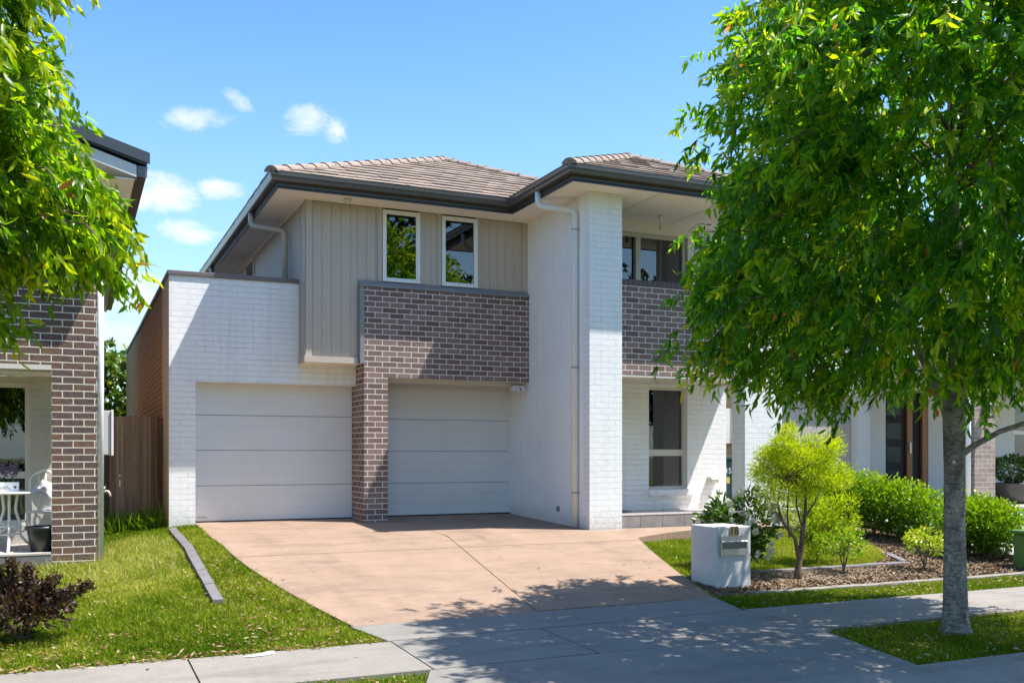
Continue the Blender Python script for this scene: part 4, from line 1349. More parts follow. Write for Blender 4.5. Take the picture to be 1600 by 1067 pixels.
# chair behind the column
CH = thing('garden_chair', 'white cast iron chair with a crumpled white cushion, half hidden by the brick column', 'chair', (-0.34, 13.85, -0.14))
mb = MB(); mb.lathe([(.20, .29), (.22, .295), (.22, .31), (.20, .315), (.01, .315)], -.33, 13.80, 28); mb.build('seat', M['cast_white'], CH)
for k in range(4):
    a = R(45 + 90 * k)
    def q(r_, z): return (-.33 + math.cos(a) * r_, 13.80 + math.sin(a) * r_, z)
    mb = MB(); mb.tube(bend([q(.16, .29), q(.20, .18), q(.15, .05), q(.22, -.138)], .06), .015, 8); mb.tube(bend([q(.17, .25), q(.10, .24), q(.09, .15), q(.16, .12)], .03), .009, 8); mb.build('leg', M['cast_white'], CH)
mb = MB(); mb.tube(bend([(-.51, 13.93, .31), (-.53, 13.98, .75), (-.33, 14.02, .85), (-.22, 13.98, .75), (-.22, 13.93, .31)], .08), .014, 8)
for xx in (-.2, -.1, 0): mb.tube([(xx * .8 - .26, 13.96, .31), (xx * .8 - .26, 14.0, .79)], .009, 6)
mb.build('backrest', M['cast_white'], CH)
bm = bmesh.new(); bmesh.ops.create_icosphere(bm, subdivisions=4, radius=1)
for v in bm.verts:
    k = 1 + .10 * math.sin(7 * v.co.x + 3 * v.co.z) + .07 * math.sin(11 * v.co.z + 5 * v.co.y)
    v.co = Vector((v.co.x * .17 * k, v.co.y * .11 * k, v.co.z * .20 * k)) + Vector((-.33, 13.80, .50))
me = bpy.data.meshes.new('cushion'); bm.to_mesh(me); bm.free()
for p in me.polygons: p.use_smooth = True
me.materials.append(M['fabric_white'])
cu = bpy.data.objects.new('cushion', me); COL.objects.link(cu); set_parent(cu, CH)
# ceramic pot with jade plant
JP = thing('potted_plant', 'jade plant in a dark glazed bowl pot on the right neighbour porch', 'potted plant', (17.15, 13.6, 0.046))
mb = MB(); mb.lathe([(.24, .047), (.26, .06), (.34, .20), (.385, .36), (.39, .42), (.40, .425), (.40, .46), (.365, .46), (.36, .40), (.02, .40)], 17.15, 13.6, 32); mb.build('pot', M['ceramic'], JP)
mb = MB(); mb.lathe([(.27, .0465), (.30, .05), (.30, .062)], 17.15, 13.6, 24); mb.build('saucer', M['ceramic'], JP)
mb = MB()
for k in range(7):
    a = k * 0.9; mb.tube([(17.15 + .05 * math.cos(a), 13.6 + .05 * math.sin(a), .40), (17.15 + .15 * math.cos(a), 13.6 + .15 * math.sin(a), .60), (17.15 + .28 * math.cos(a), 13.6 + .26 * math.sin(a), .78)], [.03, .022, .012], 7)
mb.build('stem', M['bark_dark'], JP)
n = 1500
u_ = unit(rng.normal(size=(n, 3))); rr_ = rng.uniform(.5, 1, n)[:, None] ** .6
P = np.array([17.15, 13.6, .74]) + u_ * rr_ * np.array([.42, .40, .27])
leaves('foliage', P, u_ + np.array([0, 0, .5]) + rng.normal(0, .5, (n, 3)), rng.uniform(.05, .075, n), rng.uniform(.03, .042, n), M['dark_leaf'], JP, curl=-.2)
# scrap of paper
mb = MB()
pp = [(-.11, -.01), (-.03, .03), (.02, .015), (.10, .05), (.14, .03), (.08, -.005), (.03, -.03), (-.05, -.035)]
bx_, by_ = 1.33, 7.86
mb.face([(bx_ + a, by_ + b, base_z(by_) + .018 + .012 * math.sin(9 * a)) for a, b in pp]); mb.face([(bx_ + a, by_ + b, base_z(by_) + .009) for a, b in reversed(pp)])
for i in range(8):
    (a, b), (c_, d_) = pp[i], pp[(i + 1) % 8]
    mb.face([(bx_ + a, by_ + b, base_z(by_) + .009), (bx_ + c_, by_ + d_, base_z(by_) + .009), (bx_ + c_, by_ + d_, base_z(by_) + .018 + .012 * math.sin(9 * c_)), (bx_ + a, by_ + b, base_z(by_) + .018 + .012 * math.sin(9 * a))])
tag(mb.build('paper_scrap', M['clear_white']), 'torn white paper scrap where the left lawn meets the footpath', 'litter')


# ------------------------------------------------------------------ trees and shrubs
def make_tree(name, label, cat, base, prof, n_clumps, n_twigs, leaf_n, leaf_len, leaf_w, mat, trunk_pts, trunk_r, seed, droop=0.75,
              clump_sigma=0.26, group=None, lean=(0, 0), extra_branches=(), twig_len=0.38, tone_top=0.12, fill=0.35, trunk_mat='trunk', roots=True,
              limbs=14, cuts=(), extra_clumps=()):
    """prof: list of (z, radius) of the crown above world zero"""
    r = np.random.default_rng(seed)
    T = thing(name, label, cat, base, group)
    bx, by = base[0], base[1]
    zs_ = np.array([p[0] for p in prof]); rs_ = np.array([p[1] for p in prof])
    zz = np.linspace(zs_[0], zs_[-1], 200); rr = np.interp(zz, zs_, rs_)
    cdf = np.cumsum(rr ** 2); cdf /= cdf[-1]
    def sample(n, lo):
        z = np.interp(r.random(n), cdf, zz)
        rad = np.interp(z, zs_, rs_) * (lo + (1 - lo) * r.random(n) ** 0.55)
        a = r.random(n) * 2 * math.pi
        wob = 1 + .06 * np.sin(3 * a + z * 1.7 + seed) + .05 * np.sin(5 * a - 2.3 * z)
        fz = (z - zs_[0]) / (zs_[-1] - zs_[0])
        return np.stack([bx + lean[0] * fz + rad * wob * np.cos(a), by + lean[1] * fz + rad * wob * np.sin(a), z], 1)
    C = sample(n_clumps, 0.50)
    if len(extra_clumps):
        C = np.vstack([C, np.array(extra_clumps, float)])
        n_clumps = len(C)
    ci = r.integers(0, n_clumps, n_twigs)
    size = r.uniform(.7, 1.35, n_clumps)
    P0 = C[ci] + np.clip(r.normal(size=(n_twigs, 3)), -1.5, 1.5) * clump_sigma * size[ci][:, None] * np.array([1, 1, .8])
    nf = int(n_twigs * fill)
    P0[:nf] = sample(nf, 0.15)
    for (cx, cy, cz, cr) in cuts:
        P0 = P0[np.linalg.norm(P0 - np.array([cx, cy, cz]), axis=1) > cr]
    n_twigs = len(P0)
    ctr = np.array([bx + lean[0] * .4, by + lean[1] * .4, zs_[0] + .35 * (zs_[-1] - zs_[0])])
    O = P0 - ctr
    O[:, 2] *= .5
    O = unit(O + r.normal(size=O.shape) * .35)
    k = leaf_n
    t = np.tile(np.linspace(0.25, 1.0, k) ** .8, n_twigs)
    Tl = np.repeat(twig_len * r.uniform(.6, 1.3, n_twigs), k)
    o = np.repeat(O, k, 0); p = np.repeat(P0, k, 0)
    L = p + o * (Tl * t)[:, None]
    L[:, 2] += Tl * (0.25 * t - .75 * t * t)
    side = r.normal(size=L.shape)
    D = o * .45 + side * .62 + np.array([0, 0, -1.0]) * droop * r.uniform(.5, 1.5, len(L))[:, None]
    ln = leaf_len * r.uniform(.65, 1.25, len(L))
    tw_tone = np.repeat(r.normal(0, .20, n_twigs), k)
    young = np.clip((t - .75) * 1.6, 0, 1) * np.repeat((r.random(n_twigs) < .45), k)
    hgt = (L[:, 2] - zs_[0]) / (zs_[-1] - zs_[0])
    tone = np.clip(.42 + tw_tone + r.normal(0, .13, len(L)) + .30 * young + tone_top * 1.6 * (hgt - .4), 0, .955)  # crown top lightened, sunlit highlights put into leaf colour; young tips also yellower
    old = r.random(len(L)) < .006
    tone[old] = r.uniform(.985, 1, old.sum())
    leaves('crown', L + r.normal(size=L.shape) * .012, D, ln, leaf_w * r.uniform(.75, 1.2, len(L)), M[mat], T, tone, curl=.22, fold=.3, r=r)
    mbt = MB()
    mbt.tube(trunk_pts, trunk_r, 18)
    for pts_, rad_ in extra_branches:
        mbt.tube(pts_, rad_, 9)
    tk = mbt.build('trunk', M[trunk_mat], T)
    lm = MB()
    top = Vector(trunk_pts[-1]); low = Vector(trunk_pts[-2])
    order = r.permutation(n_clumps)[:limbs]
    for i in order:
        c = Vector(C[i]); s = low.lerp(top, r.random())
        m1 = s.lerp(c, .45) + Vector((0, 0, .18 * (c - s).length * r.random()))
        r0 = max(trunk_r[-1] * .55, .012)
        lm.tube([s, m1, s.lerp(c, .8) + Vector(r.normal(size=3) * .05), c], [r0, r0 * .6, r0 * .35, r0 * .15], 7)
    for i in range(0, n_twigs, 5):
        a = Vector(P0[i]); b = a + Vector(O[i]) * twig_len
        lm.tube([a, a.lerp(b, .55) + Vector((0, 0, .02)), b - Vector((0, 0, .5 * twig_len * .5))], [.006, .005, .003], 4, cap=False)
    lm.build('branches', M['bark_dark'], T)
    return T

bz = float(ground_z(7.45, 6.5))
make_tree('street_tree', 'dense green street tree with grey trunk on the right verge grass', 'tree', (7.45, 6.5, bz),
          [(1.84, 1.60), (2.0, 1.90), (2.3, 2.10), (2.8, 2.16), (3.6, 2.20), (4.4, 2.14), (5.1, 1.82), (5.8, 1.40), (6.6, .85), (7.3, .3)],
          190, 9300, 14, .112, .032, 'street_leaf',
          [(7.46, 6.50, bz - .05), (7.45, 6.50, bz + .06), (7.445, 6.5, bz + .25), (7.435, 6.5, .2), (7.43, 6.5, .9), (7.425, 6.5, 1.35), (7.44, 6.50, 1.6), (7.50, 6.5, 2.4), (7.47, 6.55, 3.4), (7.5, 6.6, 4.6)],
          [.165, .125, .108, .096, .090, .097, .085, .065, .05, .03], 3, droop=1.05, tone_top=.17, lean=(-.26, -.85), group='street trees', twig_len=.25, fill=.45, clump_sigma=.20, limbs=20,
          extra_branches=[([(7.43, 6.5, 1.25), (7.36, 6.53, 1.5), (7.22, 6.6, 1.85), (6.9, 6.8, 2.6)], [.07, .06, .05, .03]),
                          ([(7.45, 6.5, 1.0), (7.60, 6.43, 1.12), (7.82, 6.33, 1.25), (8.2, 6.2, 1.38), (8.7, 6.0, 1.75)], [.035, .028, .025, .022, .015]),
                          ([(7.40, 6.46, .92), (7.33, 6.42, .97)], [.022, .016]),
                          ([(7.36, 6.47, 1.12), (7.34, 6.46, 1.30)], [.02, .012])])
bz2 = float(ground_z(-2.1, 6.3))
make_tree('street_tree', 'bright yellow green street tree hanging in from the top left corner', 'tree', (-2.42, 6.65, bz2),
          [(1.88, 1.15), (2.05, 1.45), (2.3, 1.62), (2.6, 1.85), (3.0, 2.0), (3.6, 2.05), (4.4, 2.05), (5.2, 1.85), (6.2, 1.4), (7.2, .5)],
          170, 11500, 14, .100, .030, 'left_leaf',
          [(-2.42, 6.65, bz2 - .05), (-2.42, 6.65, bz2 + .2), (-2.42, 6.65, .4), (-2.40, 6.65, 1.4), (-2.38, 6.7, 2.6), (-2.38, 6.7, 4.2)], [.18, .14, .12, .11, .08, .04], 21, droop=1.1,
          group='street trees', tone_top=.1, twig_len=.22, fill=.42, clump_sigma=.20, limbs=20, extra_clumps=[(-.10, 6.6, 2.46), (-.16, 6.6, 2.52), (-.80, 6.7, 2.05), (-.72, 6.7, 2.12), (-.24, 6.6, 2.50), (-.36, 6.6, 2.52), (-.30, 6.6, 2.62), (-.46, 6.6, 2.9), (-.55, 6.55, 3.3), (-.42, 6.6, 2.75), (-.7, 6.6, 3.2), (-.65, 6.6, 2.6), (-.55, 6.6, 3.0)])
make_tree('tree', 'bright leafy tree far behind the timber fence', 'tree', (0.5, 31, 0.0),
          [(.8, 1.2), (1.6, 2.0), (2.6, 2.1), (3.5, 1.6), (4.3, .5)], 50, 900, 10, .24, .11, 'far_leaf',
          [(.5, 31, -.1), (.5, 31, 1.2), (.55, 31, 2.4), (.5, 31, 3.6)], [.16, .13, .09, .04], 5, droop=.3, trunk_mat='bark_dark', clump_sigma=.32, limbs=8)
make_tree('tree', 'tall dark tree across the street, mirrored in the left upper window', 'tree', (12.2, -10.5, -0.6),
          [(2.5, 1.5), (4.0, 2.9), (6.5, 3.3), (9.0, 2.8), (11.2, 1.6), (12.4, .4)], 90, 1500, 10, .34, .15, 'back_leaf',
          [(12.2, -10.5, -.7), (12.2, -10.5, 2), (12.3, -10.5, 5), (12.2, -10.4, 9)], [.3, .25, .17, .06], 8, droop=.4, trunk_mat='bark_dark', clump_sigma=.55, twig_len=.7, limbs=12)
make_tree('tree', 'rounded dark tree across the street, mirrored low in the right upper window', 'tree', (16.6, -12.5, -0.6),
          [(2.0, 1.2), (3.4, 2.4), (5.5, 2.7), (7.6, 2.0), (8.8, .5)], 70, 1100, 10, .34, .15, 'back_leaf',
          [(16.6, -12.5, -.7), (16.6, -12.5, 2), (16.7, -12.5, 4), (16.6, -12.4, 7)], [.26, .22, .15, .05], 9, droop=.4, trunk_mat='bark_dark', clump_sigma=.5, twig_len=.7, limbs=10)
make_tree('tree', 'spreading tree across the street, mirrored in the balcony glass', 'tree', (25.5, -13.0, -0.6),
          [(2.5, 1.5), (4.0, 3.0), (6.2, 3.3), (8.4, 2.4), (9.6, .5)], 70, 1100, 10, .34, .15, 'back_leaf',
          [(25.5, -13, -.7), (25.5, -13, 2), (25.6, -13, 5), (25.5, -13, 8)], [.3, .25, .17, .06], 10, droop=.4, trunk_mat='bark_dark', clump_sigma=.55, twig_len=.7, limbs=10)


def shrub(name, label, cat, base, centre, rad, n, ll, lw, mat, seed, stems=(), droop=0.0, shell=0.45, tone0=.5, lobes=14, sq=1.0, smat='bark_dark', group=None, spread=.33, upward=.4, tone_y=.25, lob_r=(.35, .82)):
    r = np.random.default_rng(seed)
    T = thing(name, label, cat, base, group)
    c = np.array(centre); rad = np.array(rad)
    # sub-lobes make an uneven outline
    u = unit(r.normal(size=(lobes, 3))); lob = u * rad * r.uniform(lob_r[0], lob_r[1], lobes)[:, None]
    ls = r.uniform(spread * .75, spread * 1.25, lobes)
    li = r.integers(0, lobes, n)
    v = unit(r.normal(size=(n, 3)))
    rr = (shell + (1 - shell) * r.random(n) ** .7)[:, None]
    P = c + lob[li] + v * rr * (ls[li][:, None] * rad)
    P[:, 2] = np.maximum(P[:, 2], base[2] + .02)
    D = v + unit(P - c) * .5 + np.array([0, 0, upward - droop]) + r.normal(size=(n, 3)) * .45
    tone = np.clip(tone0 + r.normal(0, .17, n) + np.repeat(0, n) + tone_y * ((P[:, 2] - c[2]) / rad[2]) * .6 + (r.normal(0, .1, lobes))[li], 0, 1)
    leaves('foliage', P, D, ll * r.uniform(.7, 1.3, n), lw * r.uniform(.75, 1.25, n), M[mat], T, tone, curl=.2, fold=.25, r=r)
    mb = MB()
    for pts_, rd in stems:
        mb.tube(pts_, rd, 9)
    b = Vector(base)
    for i in range(lobes):
        e = Vector(c + lob[i]); s = Vector(stems[i % min(3, len(stems))][0][-1]) if stems else b
        m_ = s.lerp(e, .5) + Vector(r.normal(size=3) * .03)
        mb.tube([s, m_, e], [.007, .005, .002], 5, cap=False)
    mb.build('stem', M[smat], T)
    return T
def gz(x, y): return float(ground_z(x, y))
# gardenia with white flowers
GX, GY = 7.75, 10.05; g0 = gz(GX, GY)
GA = shrub('flowering_shrub', 'dark green gardenia covered in white flowers behind the mailbox', 'shrub', (GX, GY, g0), (GX, GY, g0 + .54), (.56, .44, .50), 2100, .075, .034, 'dark_leaf', 31,
           stems=[([(GX, GY, g0 - .02), (GX - .05, GY, g0 + .25)], [.02, .014]), ([(GX + .05, GY, g0 - .02), (GX + .15, GY, g0 + .3)], [.018, .012])], lobes=20, tone0=.55, spread=.36)
r5 = np.random.default_rng(44)
fl = unit(r5.normal(size=(40, 3))); fl[:, 1] = -np.abs(fl[:, 1]) - .25; fl = unit(fl)
FP = np.array([GX, GY, g0 + .56]) + fl * np.array([.50, .44, .50]) * r5.uniform(.90, 1.10, 40)[:, None]
FP[:, 2] = np.maximum(FP[:, 2], g0 + .12)
for c_, nn_ in zip(FP, fl):
    dd_ = np.array([nn_ * (.35 + .5 * (k % 3)) + unit(r5.normal(size=(1, 3)))[0] * .9 for k in range(18)])
    leaves('flower', np.repeat(c_[None], 18, 0), dd_, np.full(18, .056), np.full(18, .042), M['petal'], GA, curl=.4)
# ball-topped feathery shrub
SX, SY = 8.10, 9.42; s0 = gz(SX, SY)
RS = shrub('ball_topped_shrub', 'feathery yellow green shrub clipped to a ball on bare forked stems, right of the mailbox', 'shrub', (SX, SY, s0), (8.32, 9.62, .88), (.62, .52, .46), 15000, .058, .0105, 'fine_leaf', 33,
           stems=[([(SX, SY, s0 - .03), (SX + .01, SY, s0 + .14), (SX + .06, SY, s0 + .38), (SX + .18, SY + .06, .32), (SX + .22, SY + .1, .62)], [.06, .040, .033, .022, .012]),
                  ([(SX + .02, SY, s0 + .30), (SX - .03, SY, s0 + .52), (SX - .20, SY + .02, .20), (SX - .27, SY + .04, .42), (SX - .20, SY + .04, .72)], [.030, .024, .017, .011, .006]),
                  ([(SX + .05, SY, s0 + .36), (SX + .09, SY + .02, .15), (SX + .03, SY + .05, .40), (SX + .08, SY + .1, .75)], [.02, .015, .011, .007]),
                  ([(SX - .20, SY + .02, .20), (SX - .34, SY + .03, .38), (SX - .46, SY + .05, .62)], [.012, .008, .004]),
                  ([(SX - .10, SY + .02, .02), (SX - .13, SY + .03, .30), (SX - .08, SY + .05, .66)], [.014, .010, .006]),
                  ([(SX + .14, SY + .05, .22), (SX + .36, SY + .08, .46), (SX + .50, SY + .1, .70)], [.016, .011, .006]),
                  ([(SX - .24, SY + .03, .30), (SX - .42, SY + .03, .36), (SX - .52, SY + .04, .46)], [.009, .006, .003])],
           lobes=60, tone0=.60, shell=.15, spread=.27, upward=.45, lob_r=(.3, 1.08))
# thin outer sprays of the same shrub
n = 2000; r6 = np.random.default_rng(35)
cs = np.array([(7.86, 9.5, .95), (7.72, 9.48, .72), (7.62, 9.46, .58), (7.68, 9.46, .42), (7.9, 9.5, .62), (7.95, 9.52, 1.12)])
ii = r6.integers(0, len(cs), n)
P = cs[ii] + r6.normal(size=(n, 3)) * np.array([.085, .08, .085])
leaves('spray', P, r6.normal(size=(n, 3)) + np.array([-.4, 0, .4]), rng.uniform(.03, .055, n), np.full(n, .008), M['fine_leaf'], RS, np.clip(r6.normal(.35, .16, n), 0, 1), r=r6)
# lighter feathery bush behind it
BX, BY = 9.25, 10.35; b0 = gz(BX, BY)
shrub('shrub', 'loose pale green shrub just behind the ball topped shrub', 'shrub', (BX, BY, b0), (BX, BY, b0 + .62), (.50, .42, .54), 6500, .055, .014, 'fine_leaf', 37,
      stems=[([(BX, BY, b0 - .02), (BX, BY, b0 + .3)], [.02, .014])], lobes=34, tone0=.50, shell=.2, spread=.28, lob_r=(.3, 1.1))
# sparse small shrubs in the mulch
for (x_, y_, ht, wd, lab, sd, tn) in ((8.99, 9.58, .62, .30, 'small leggy green shrub in the mulch right of the ball topped shrub', 41, .55), (10.25, 9.45, .55, .34, 'sparse yellowing shrub in the mulch left of the street tree trunk', 42, .85)):
    z0 = gz(x_, y_)
    shrub('small_shrub', lab, 'shrub', (x_, y_, z0), (x_, y_, z0 + ht * .72), (wd, wd * .9, ht * .38), 620, .05, .026, 'hedge_leaf', sd,
          stems=[([(x_, y_, z0 - .02), (x_ + .01, y_, z0 + ht * .4)], [.016, .011]), ([(x_ + .01, y_, z0 + .05), (x_ - .08, y_, z0 + ht * .5)], [.011, .008]), ([(x_ + .01, y_, z0 + .08), (x_ + .10, y_, z0 + ht * .55)], [.011, .008])],
          lobes=11, tone0=tn, spread=.42, group='small shrubs in the mulch bed')
# hedges
def hedge(label, pts, hw, ht, n, seed):
    r = np.random.default_rng(seed)
    A = np.array(pts, float)
    mid_ = A.mean(0)
    T = thing('hedge', label, 'hedge', (mid_[0], mid_[1], gz(*mid_)))
    seg = r.integers(0, len(A) - 1, n); t = r.random(n)
    C = A[seg] * (1 - t)[:, None] + A[seg + 1] * t[:, None]
    lump = .12 * np.sin(C[:, 0] * 7 + 1.3) + .09 * np.sin(C[:, 1] * 9) + .05 * np.sin(C[:, 0] * 17 + C[:, 1] * 13)
    a = r.random(n) * 2 * math.pi
    rr = r.random(n) ** .35
    u = unit(r.normal(size=(n, 3)))
    gzv = ground_z(C[:, 0], C[:, 1])
    P = np.stack([C[:, 0] + u[:, 0] * rr * hw, C[:, 1] + u[:, 1] * rr * hw, gzv + ht * (.56 + lump * .55) + u[:, 2] * rr * ht * .46], 1)
    stray = r.random(n) < .05
    P[stray, 2] += r.uniform(.02, .12, stray.sum())
    D = u + r.normal(size=(n, 3)) * .5 + np.array([0, 0, .6])
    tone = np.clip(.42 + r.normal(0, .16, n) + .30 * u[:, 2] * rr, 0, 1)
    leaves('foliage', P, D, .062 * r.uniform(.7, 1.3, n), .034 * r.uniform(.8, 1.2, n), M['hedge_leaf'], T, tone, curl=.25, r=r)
    mb = MB()
    for k in range(26):
        i = r.integers(0, n); p = Vector(P[i]); b = Vector((C[i][0], C[i][1], float(gzv[i]) - .02))
        mb.tube([b, b.lerp(p, .5) + Vector(r.normal(size=3) * .04), p], [.014, .009, .004], 6, cap=False)
    mb.build('stem', M['bark_dark'], T)
    return T
hedge('long bright green hedge left of the street tree trunk', [(11.15, 12.45), (11.7, 12.1), (12.0, 11.5), (12.1, 10.9)], .42, .96, 11000, 51)
hedge('rounded bright green hedge right of the street tree trunk, below the tan pier', [(11.75, 10.15), (11.95, 9.95), (12.15, 9.85)], .46, .86, 6500, 52)
# plum shrub bottom left
LX, LY = -.42, 9.15; l0 = gz(LX, LY)
shrub('purple_shrub', 'dark purple leaved shrub on the left lawn at the photo edge', 'shrub', (LX, LY, l0), (LX, LY, l0 + .29), (.48, .44, .30), 2200, .048, .026, 'plum_leaf', 61,
      stems=[([(LX, LY, l0 - .02), (LX + .05, LY, l0 + .2)], [.018, .012]), ([(LX, LY, l0), (LX - .15, LY, l0 + .25)], [.014, .010]), ([(LX, LY, l0), (LX + .2, LY, l0 + .22)], [.014, .01])], lobes=22, tone0=.45, spread=.30)
n = 700; r7 = np.random.default_rng(62)
PS = bpy.data.objects.get('purple_shrub')
tips = np.array([(-.35, 9.1, .08), (-.15, 9.05, .0), (-.6, 9.1, .10), (.12, 9.1, -.08), (-.48, 9.0, .15), (-.02, 9.05, -.12)])
for tip_ in tips:
    n = 900; tt = r7.random(n)[:, None] ** .8
    P = tip_ * tt + np.array([LX, LY, l0 + .2]) * (1 - tt) + r7.normal(size=(n, 3)) * .022
    leaves('spray', P, r7.normal(size=(n, 3)) + np.array([0, 0, .5]), rng.uniform(.03, .05, n), np.full(n, .02), M['plum_leaf'], PS, np.clip(r7.normal(.6, .2, n), 0, 1), r=r7)
# weeds by the fence
n = 420; r8 = np.random.default_rng(63)
x_ = r8.uniform(.40, 1.24, n); y_ = r8.uniform(15.45, 16.25, n)
P = np.stack([x_, y_, ground_z(x_, y_)], 1)
D = np.stack([r8.normal(0, .55, n), r8.normal(-.15, .5, n), r8.uniform(.6, 1.2, n)], 1)
gcl = leaves('grass_clump', P, D, r8.uniform(.16, .42, n), r8.uniform(.012, .022, n), M['hedge_leaf'], None, np.clip(r8.normal(.45, .2, n), 0, 1), curl=.5, r=r8)
tag(gcl, 'tall strappy weeds growing along the foot of the timber fence', 'weeds')


# ------------------------------------------------------------------ grass
def inside(poly, X, Y):
    c = np.zeros(len(X), bool)
    n = len(poly)
    for i in range(n):
        x0, y0 = poly[i]; x1, y1 = poly[(i + 1) % n]
        m = ((y0 > Y) != (y1 > Y)) & (X < (x1 - x0) * (Y - y0) / (y1 - y0 + 1e-12) + x0)
        c ^= m
    return c
def vnoise(x, y, s, seed):
    a = np.random.default_rng(seed)
    v = np.zeros_like(x)
    for k in range(7):
        f = s * (1 + k * .45); ph = a.random(2) * 7; th = a.random() * math.pi
        v += np.sin(f * (x * math.cos(th) + y * math.sin(th)) + ph[0]) * np.sin(f * .8 * (y * math.cos(th) - x * math.sin(th)) + ph[1]) / (1 + .35 * k)
    return v / 2.2
def scatter(poly, dens, r, holes=()):
    px = [p[0] for p in poly]; py = [p[1] for p in poly]
    n = int((max(px) - min(px)) * (max(py) - min(py)) * dens)
    X = r.uniform(min(px), max(px), n); Y = r.uniform(min(py), max(py), n)
    m = inside(poly, X, Y)
    for h in holes: m &= ~inside(h, X, Y)
    return X[m], Y[m]
def blades(X, Y, hgt, wid, tone, mat, name, r, lean=.45):
    n = len(X)
    Z = ground_z(X, Y) - .014
    a = r.random(n) * 2 * math.pi
    ln = hgt[:, None]
    d = np.stack([np.cos(a) * lean * r.random(n), np.sin(a) * lean * r.random(n), np.ones(n)], 1)
    b = a + r.normal(0, 1.2, n)
    s = np.stack([np.cos(b), np.sin(b), np.zeros(n)], 1) * (wid / 2)[:, None]
    P = np.stack([X, Y, Z], 1)
    bendv = np.stack([np.cos(a), np.sin(a), -.35 * np.ones(n)], 1) * ln * .45 * r.random(n)[:, None]
    V = np.stack([P - s, P + s, P + d * ln * .55 + s * .8, P + d * ln * .55 - s * .8, P + d * ln + bendv], 1)
    lp = np.array([0, 1, 2, 3, 3, 2, 4]); st = np.array([0, 4])
    loops = (np.arange(n)[:, None] * 5 + lp).ravel(); starts = (np.arange(n)[:, None] * 7 + st).ravel()
    return tag(raw_mesh(name, V.reshape(-1, 3), loops, starts, M[mat], None, np.repeat(tone, 5)), kind='stuff')
rg = np.random.default_rng(77)
left_lawn = [(-2.6, 7.955)] + [(x, 7.975 + .035 * math.sin(x * 9) + .02 * math.sin(x * 23)) for x in np.arange(-2.4, 2.4, .06)] + [(2.44, 8.03), (2.30, 8.74)] + [(float(np.interp(y, [p[1] for p in left_edge], [p[0] for p in left_edge])) + .004 + .018 * math.sin(y * 13), float(y)) for y in np.arange(8.85, 15.2, .1)] + [(1.62, 15.26), (1.28, 15.26), (1.27, 16.3), (.27, 16.3), (.27, 12.93), (-2.6, 12.88)]
edg = [(1.22, 9.93), (1.385, 9.93), (1.385, 14.95), (1.22, 14.95)]
Xs, Ys, Hs, Ts = [], [], [], []
def add(poly, dens, h, tfun, holes=(), hj=.4):
    X, Y = scatter(poly, dens, rg, holes)
    Xs.append(X); Ys.append(Y); Hs.append(h * rg.uniform(1 - hj, 1 + hj, len(X))); Ts.append(np.clip(tfun(X, Y) + rg.normal(0, .19, len(X)), 0, 1))
def lawn_tone(x, y):
    dry = np.exp(-(((x - .55) / .9) ** 2 + ((y - 12.2) / 1.5) ** 2)) * .42
    return .50 + .22 * vnoise(x, y, 1.6, 3) + .13 * vnoise(x, y, 6.0, 4) + dry
add([p for p in left_lawn], 6000, .050, lawn_tone, (edg,))
strip = [(p[0], p[1]) for p in left_lawn]
add([(-6, 4.0 + 1.58), (1.83, 5.58), (2.42, 6.88), (-6, 6.88)], 4200, .045, lambda x, y: .45 + .15 * vnoise(x, y, 2, 5))
rl = [(6.50, 8.92), (6.70, 9.82), (7.2, 9.90), (9.6, 9.86), (10.4, 9.9), (10.75, 10.6), (11.2, 11.3), (11.0, 12.3), (10.4, 12.72), (10.2, 12.44), (9.4, 12.47), (8.7, 12.39), (7.95, 12.20), (7.46, 12.02), (7.24, 11.5), (6.95, 10.6), (6.68, 9.7)]
add(rl, 5600, .042, lambda x, y: .50 + .16 * vnoise(x, y, 2.2, 6) + .16 * np.clip((x - 8.3) / 1.5, 0, 1))
add([(6.33, 8.15), (14, 8.15), (14, 8.86), (10.4, 8.86), (8.6, 8.86), (7.0, 8.89), (6.52, 8.92)], 6500, .048, lambda x, y: .46 + .20 * vnoise(x, y, 2.2, 7))
add([(6.06, 5.58), (14, 5.58), (14, 7.0), (8.6, 6.99), (6.32, 6.95)], 6000, .042, lambda x, y: .50 + .20 * vnoise(x, y, 2.4, 8))
X = np.concatenate(Xs); Y = np.concatenate(Ys); Hh = np.concatenate(Hs); Tt = np.concatenate(Ts)
Hh *= 1 + .25 * vnoise(X, Y, 2.5, 9)
blades(X, Y, Hh, rg.uniform(.005, .010, len(X)), Tt, 'grass', 'grass', rg, .8)
# longer dry grass near the brick column
X, Y = scatter([(-.35, 11.6), (1.1, 11.2), (1.15, 13.5), (.9, 14.6), (.32, 14.4), (.32, 12.85), (-.5, 12.85)], 1500, rg)
k = rg.random(len(X)) < np.clip(.35 + .5 * vnoise(X, Y, 2.5, 12), .05, 1)
X, Y = X[k], Y[k]
blades(X, Y, rg.uniform(.06, .17, len(X)), rg.uniform(.005, .008, len(X)), np.clip(rg.normal(.5, .25, len(X)), 0, 1), 'drygrass', 'dry_grass', rg, 1.1)


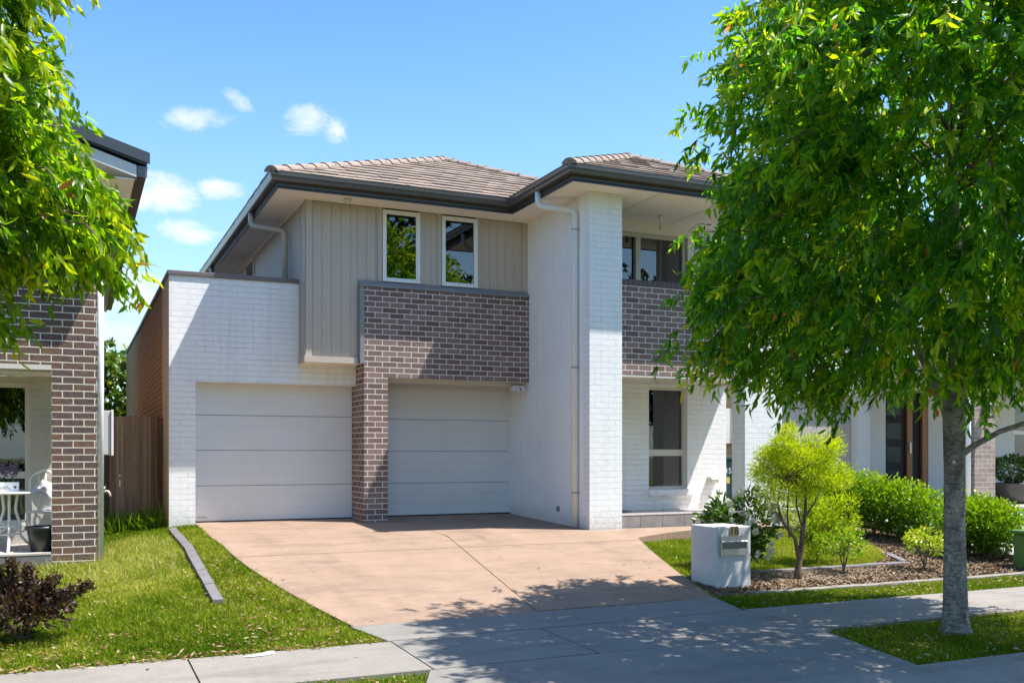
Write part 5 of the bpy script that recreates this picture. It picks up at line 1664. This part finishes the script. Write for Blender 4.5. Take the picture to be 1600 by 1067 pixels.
# ------------------------------------------------------------------ fallen leaves and mulch chips
def ground_leaves(X, Y, zoff, ll, lw, tone, mat, name, r, tilt=.35):
    n = len(X)
    onpath = (Y > 6.9) & (Y < 8.78)
    Z = np.where(onpath | ((X > lx(10)) & (X < 6.6) & (Y > 8)), base_z(Y) + .008, ground_z(X, Y) + zoff)
    P = np.stack([X, Y, Z], 1)
    a = r.random(n) * 2 * math.pi
    D = np.stack([np.cos(a), np.sin(a), r.normal(0, tilt * .5, n)], 1)
    Nn = np.stack([r.normal(0, tilt, n), r.normal(0, tilt, n), np.ones(n)], 1)
    o = leaves(name, P, D, ll, lw, M[mat], None, tone, curl=-.1, fold=.3, N=np.cross(Nn, D) * 0 + Nn, r=r)
    return tag(o, kind='stuff')
rl_ = np.random.default_rng(91)
lt_x, lt_y = [], []
def lit(poly, dens):
    x, y = scatter(poly, dens, rl_); lt_x.append(x); lt_y.append(y)
lit([(-2.5, 8.0), (2.4, 8.0), (2.2, 8.9), (1.0, 9.1), (-2.5, 8.9)], 150)
lit([(-2.5, 7.90), (2.4, 7.96), (2.4, 8.12), (-2.5, 8.08)], 620)
lit([(1.4, 8.8), (2.3, 8.75), (1.9, 10.6), (1.7, 12.0), (1.4, 12)], 150)
lit([(-1, 9.0), (1.8, 9.0), (1.6, 13), (-1, 12.5)], 34)
lit([(-6, 5.6), (1.9, 5.6), (2.4, 6.88), (-6, 6.88)], 150)
lit([(6.3, 8.15), (13, 8.15), (13, 8.9), (6.5, 8.9)], 110)
lit([(6.06, 5.6), (12, 5.6), (12, 7.0), (6.3, 6.95)], 120)
lit([(6.3, 6.85), (12, 6.95), (12, 7.08), (6.3, 7.02)], 250)
lit([(-2, 6.9), (12, 6.95), (12, 8.1), (-2, 7.9)], 1.6)
lit([(2.5, 8.9), (6.4, 8.9), (7.0, 11.8), (1.9, 11.8)], 0.9)
lit([(2.38, 8.7), (6.4, 8.78), (6.4, 8.9), (2.3, 8.84)], 10)
lit([(2.45, 7.95), (6.3, 8.0), (6.3, 8.12), (2.45, 8.06)], 8)
lit([(1.9, 11.0), (2.2, 9.7), (2.45, 8.9), (2.7, 8.9), (2.4, 9.7), (2.0, 11.0)], 7)
lit([(7.0, 10), (10.4, 10), (11, 12), (7.6, 12)], 12)
X = np.concatenate(lt_x); Y = np.concatenate(lt_y); n = len(X)
ground_leaves(X, Y, .026, rl_.uniform(.022, .075, n), rl_.uniform(.009, .024, n), rl_.random(n), 'litter', 'fallen_leaves', rl_)
bedp = [(6.66, 9.02), (8.5, 8.99), (12.2, 9.02), (12.2, 12.3), (11.25, 12.8), (11.3, 11.2), (10.5, 10.35), (9.6, 9.86), (7.2, 9.86), (6.8, 9.82)]
X, Y = scatter(bedp, 3200, rl_); n = len(X)
ground_leaves(X, Y, .02, rl_.uniform(.03, .075, n), rl_.uniform(.012, .026, n), np.clip(rl_.normal(.5, .27, n), 0, 1), 'chips', 'mulch_chips', rl_, .6)
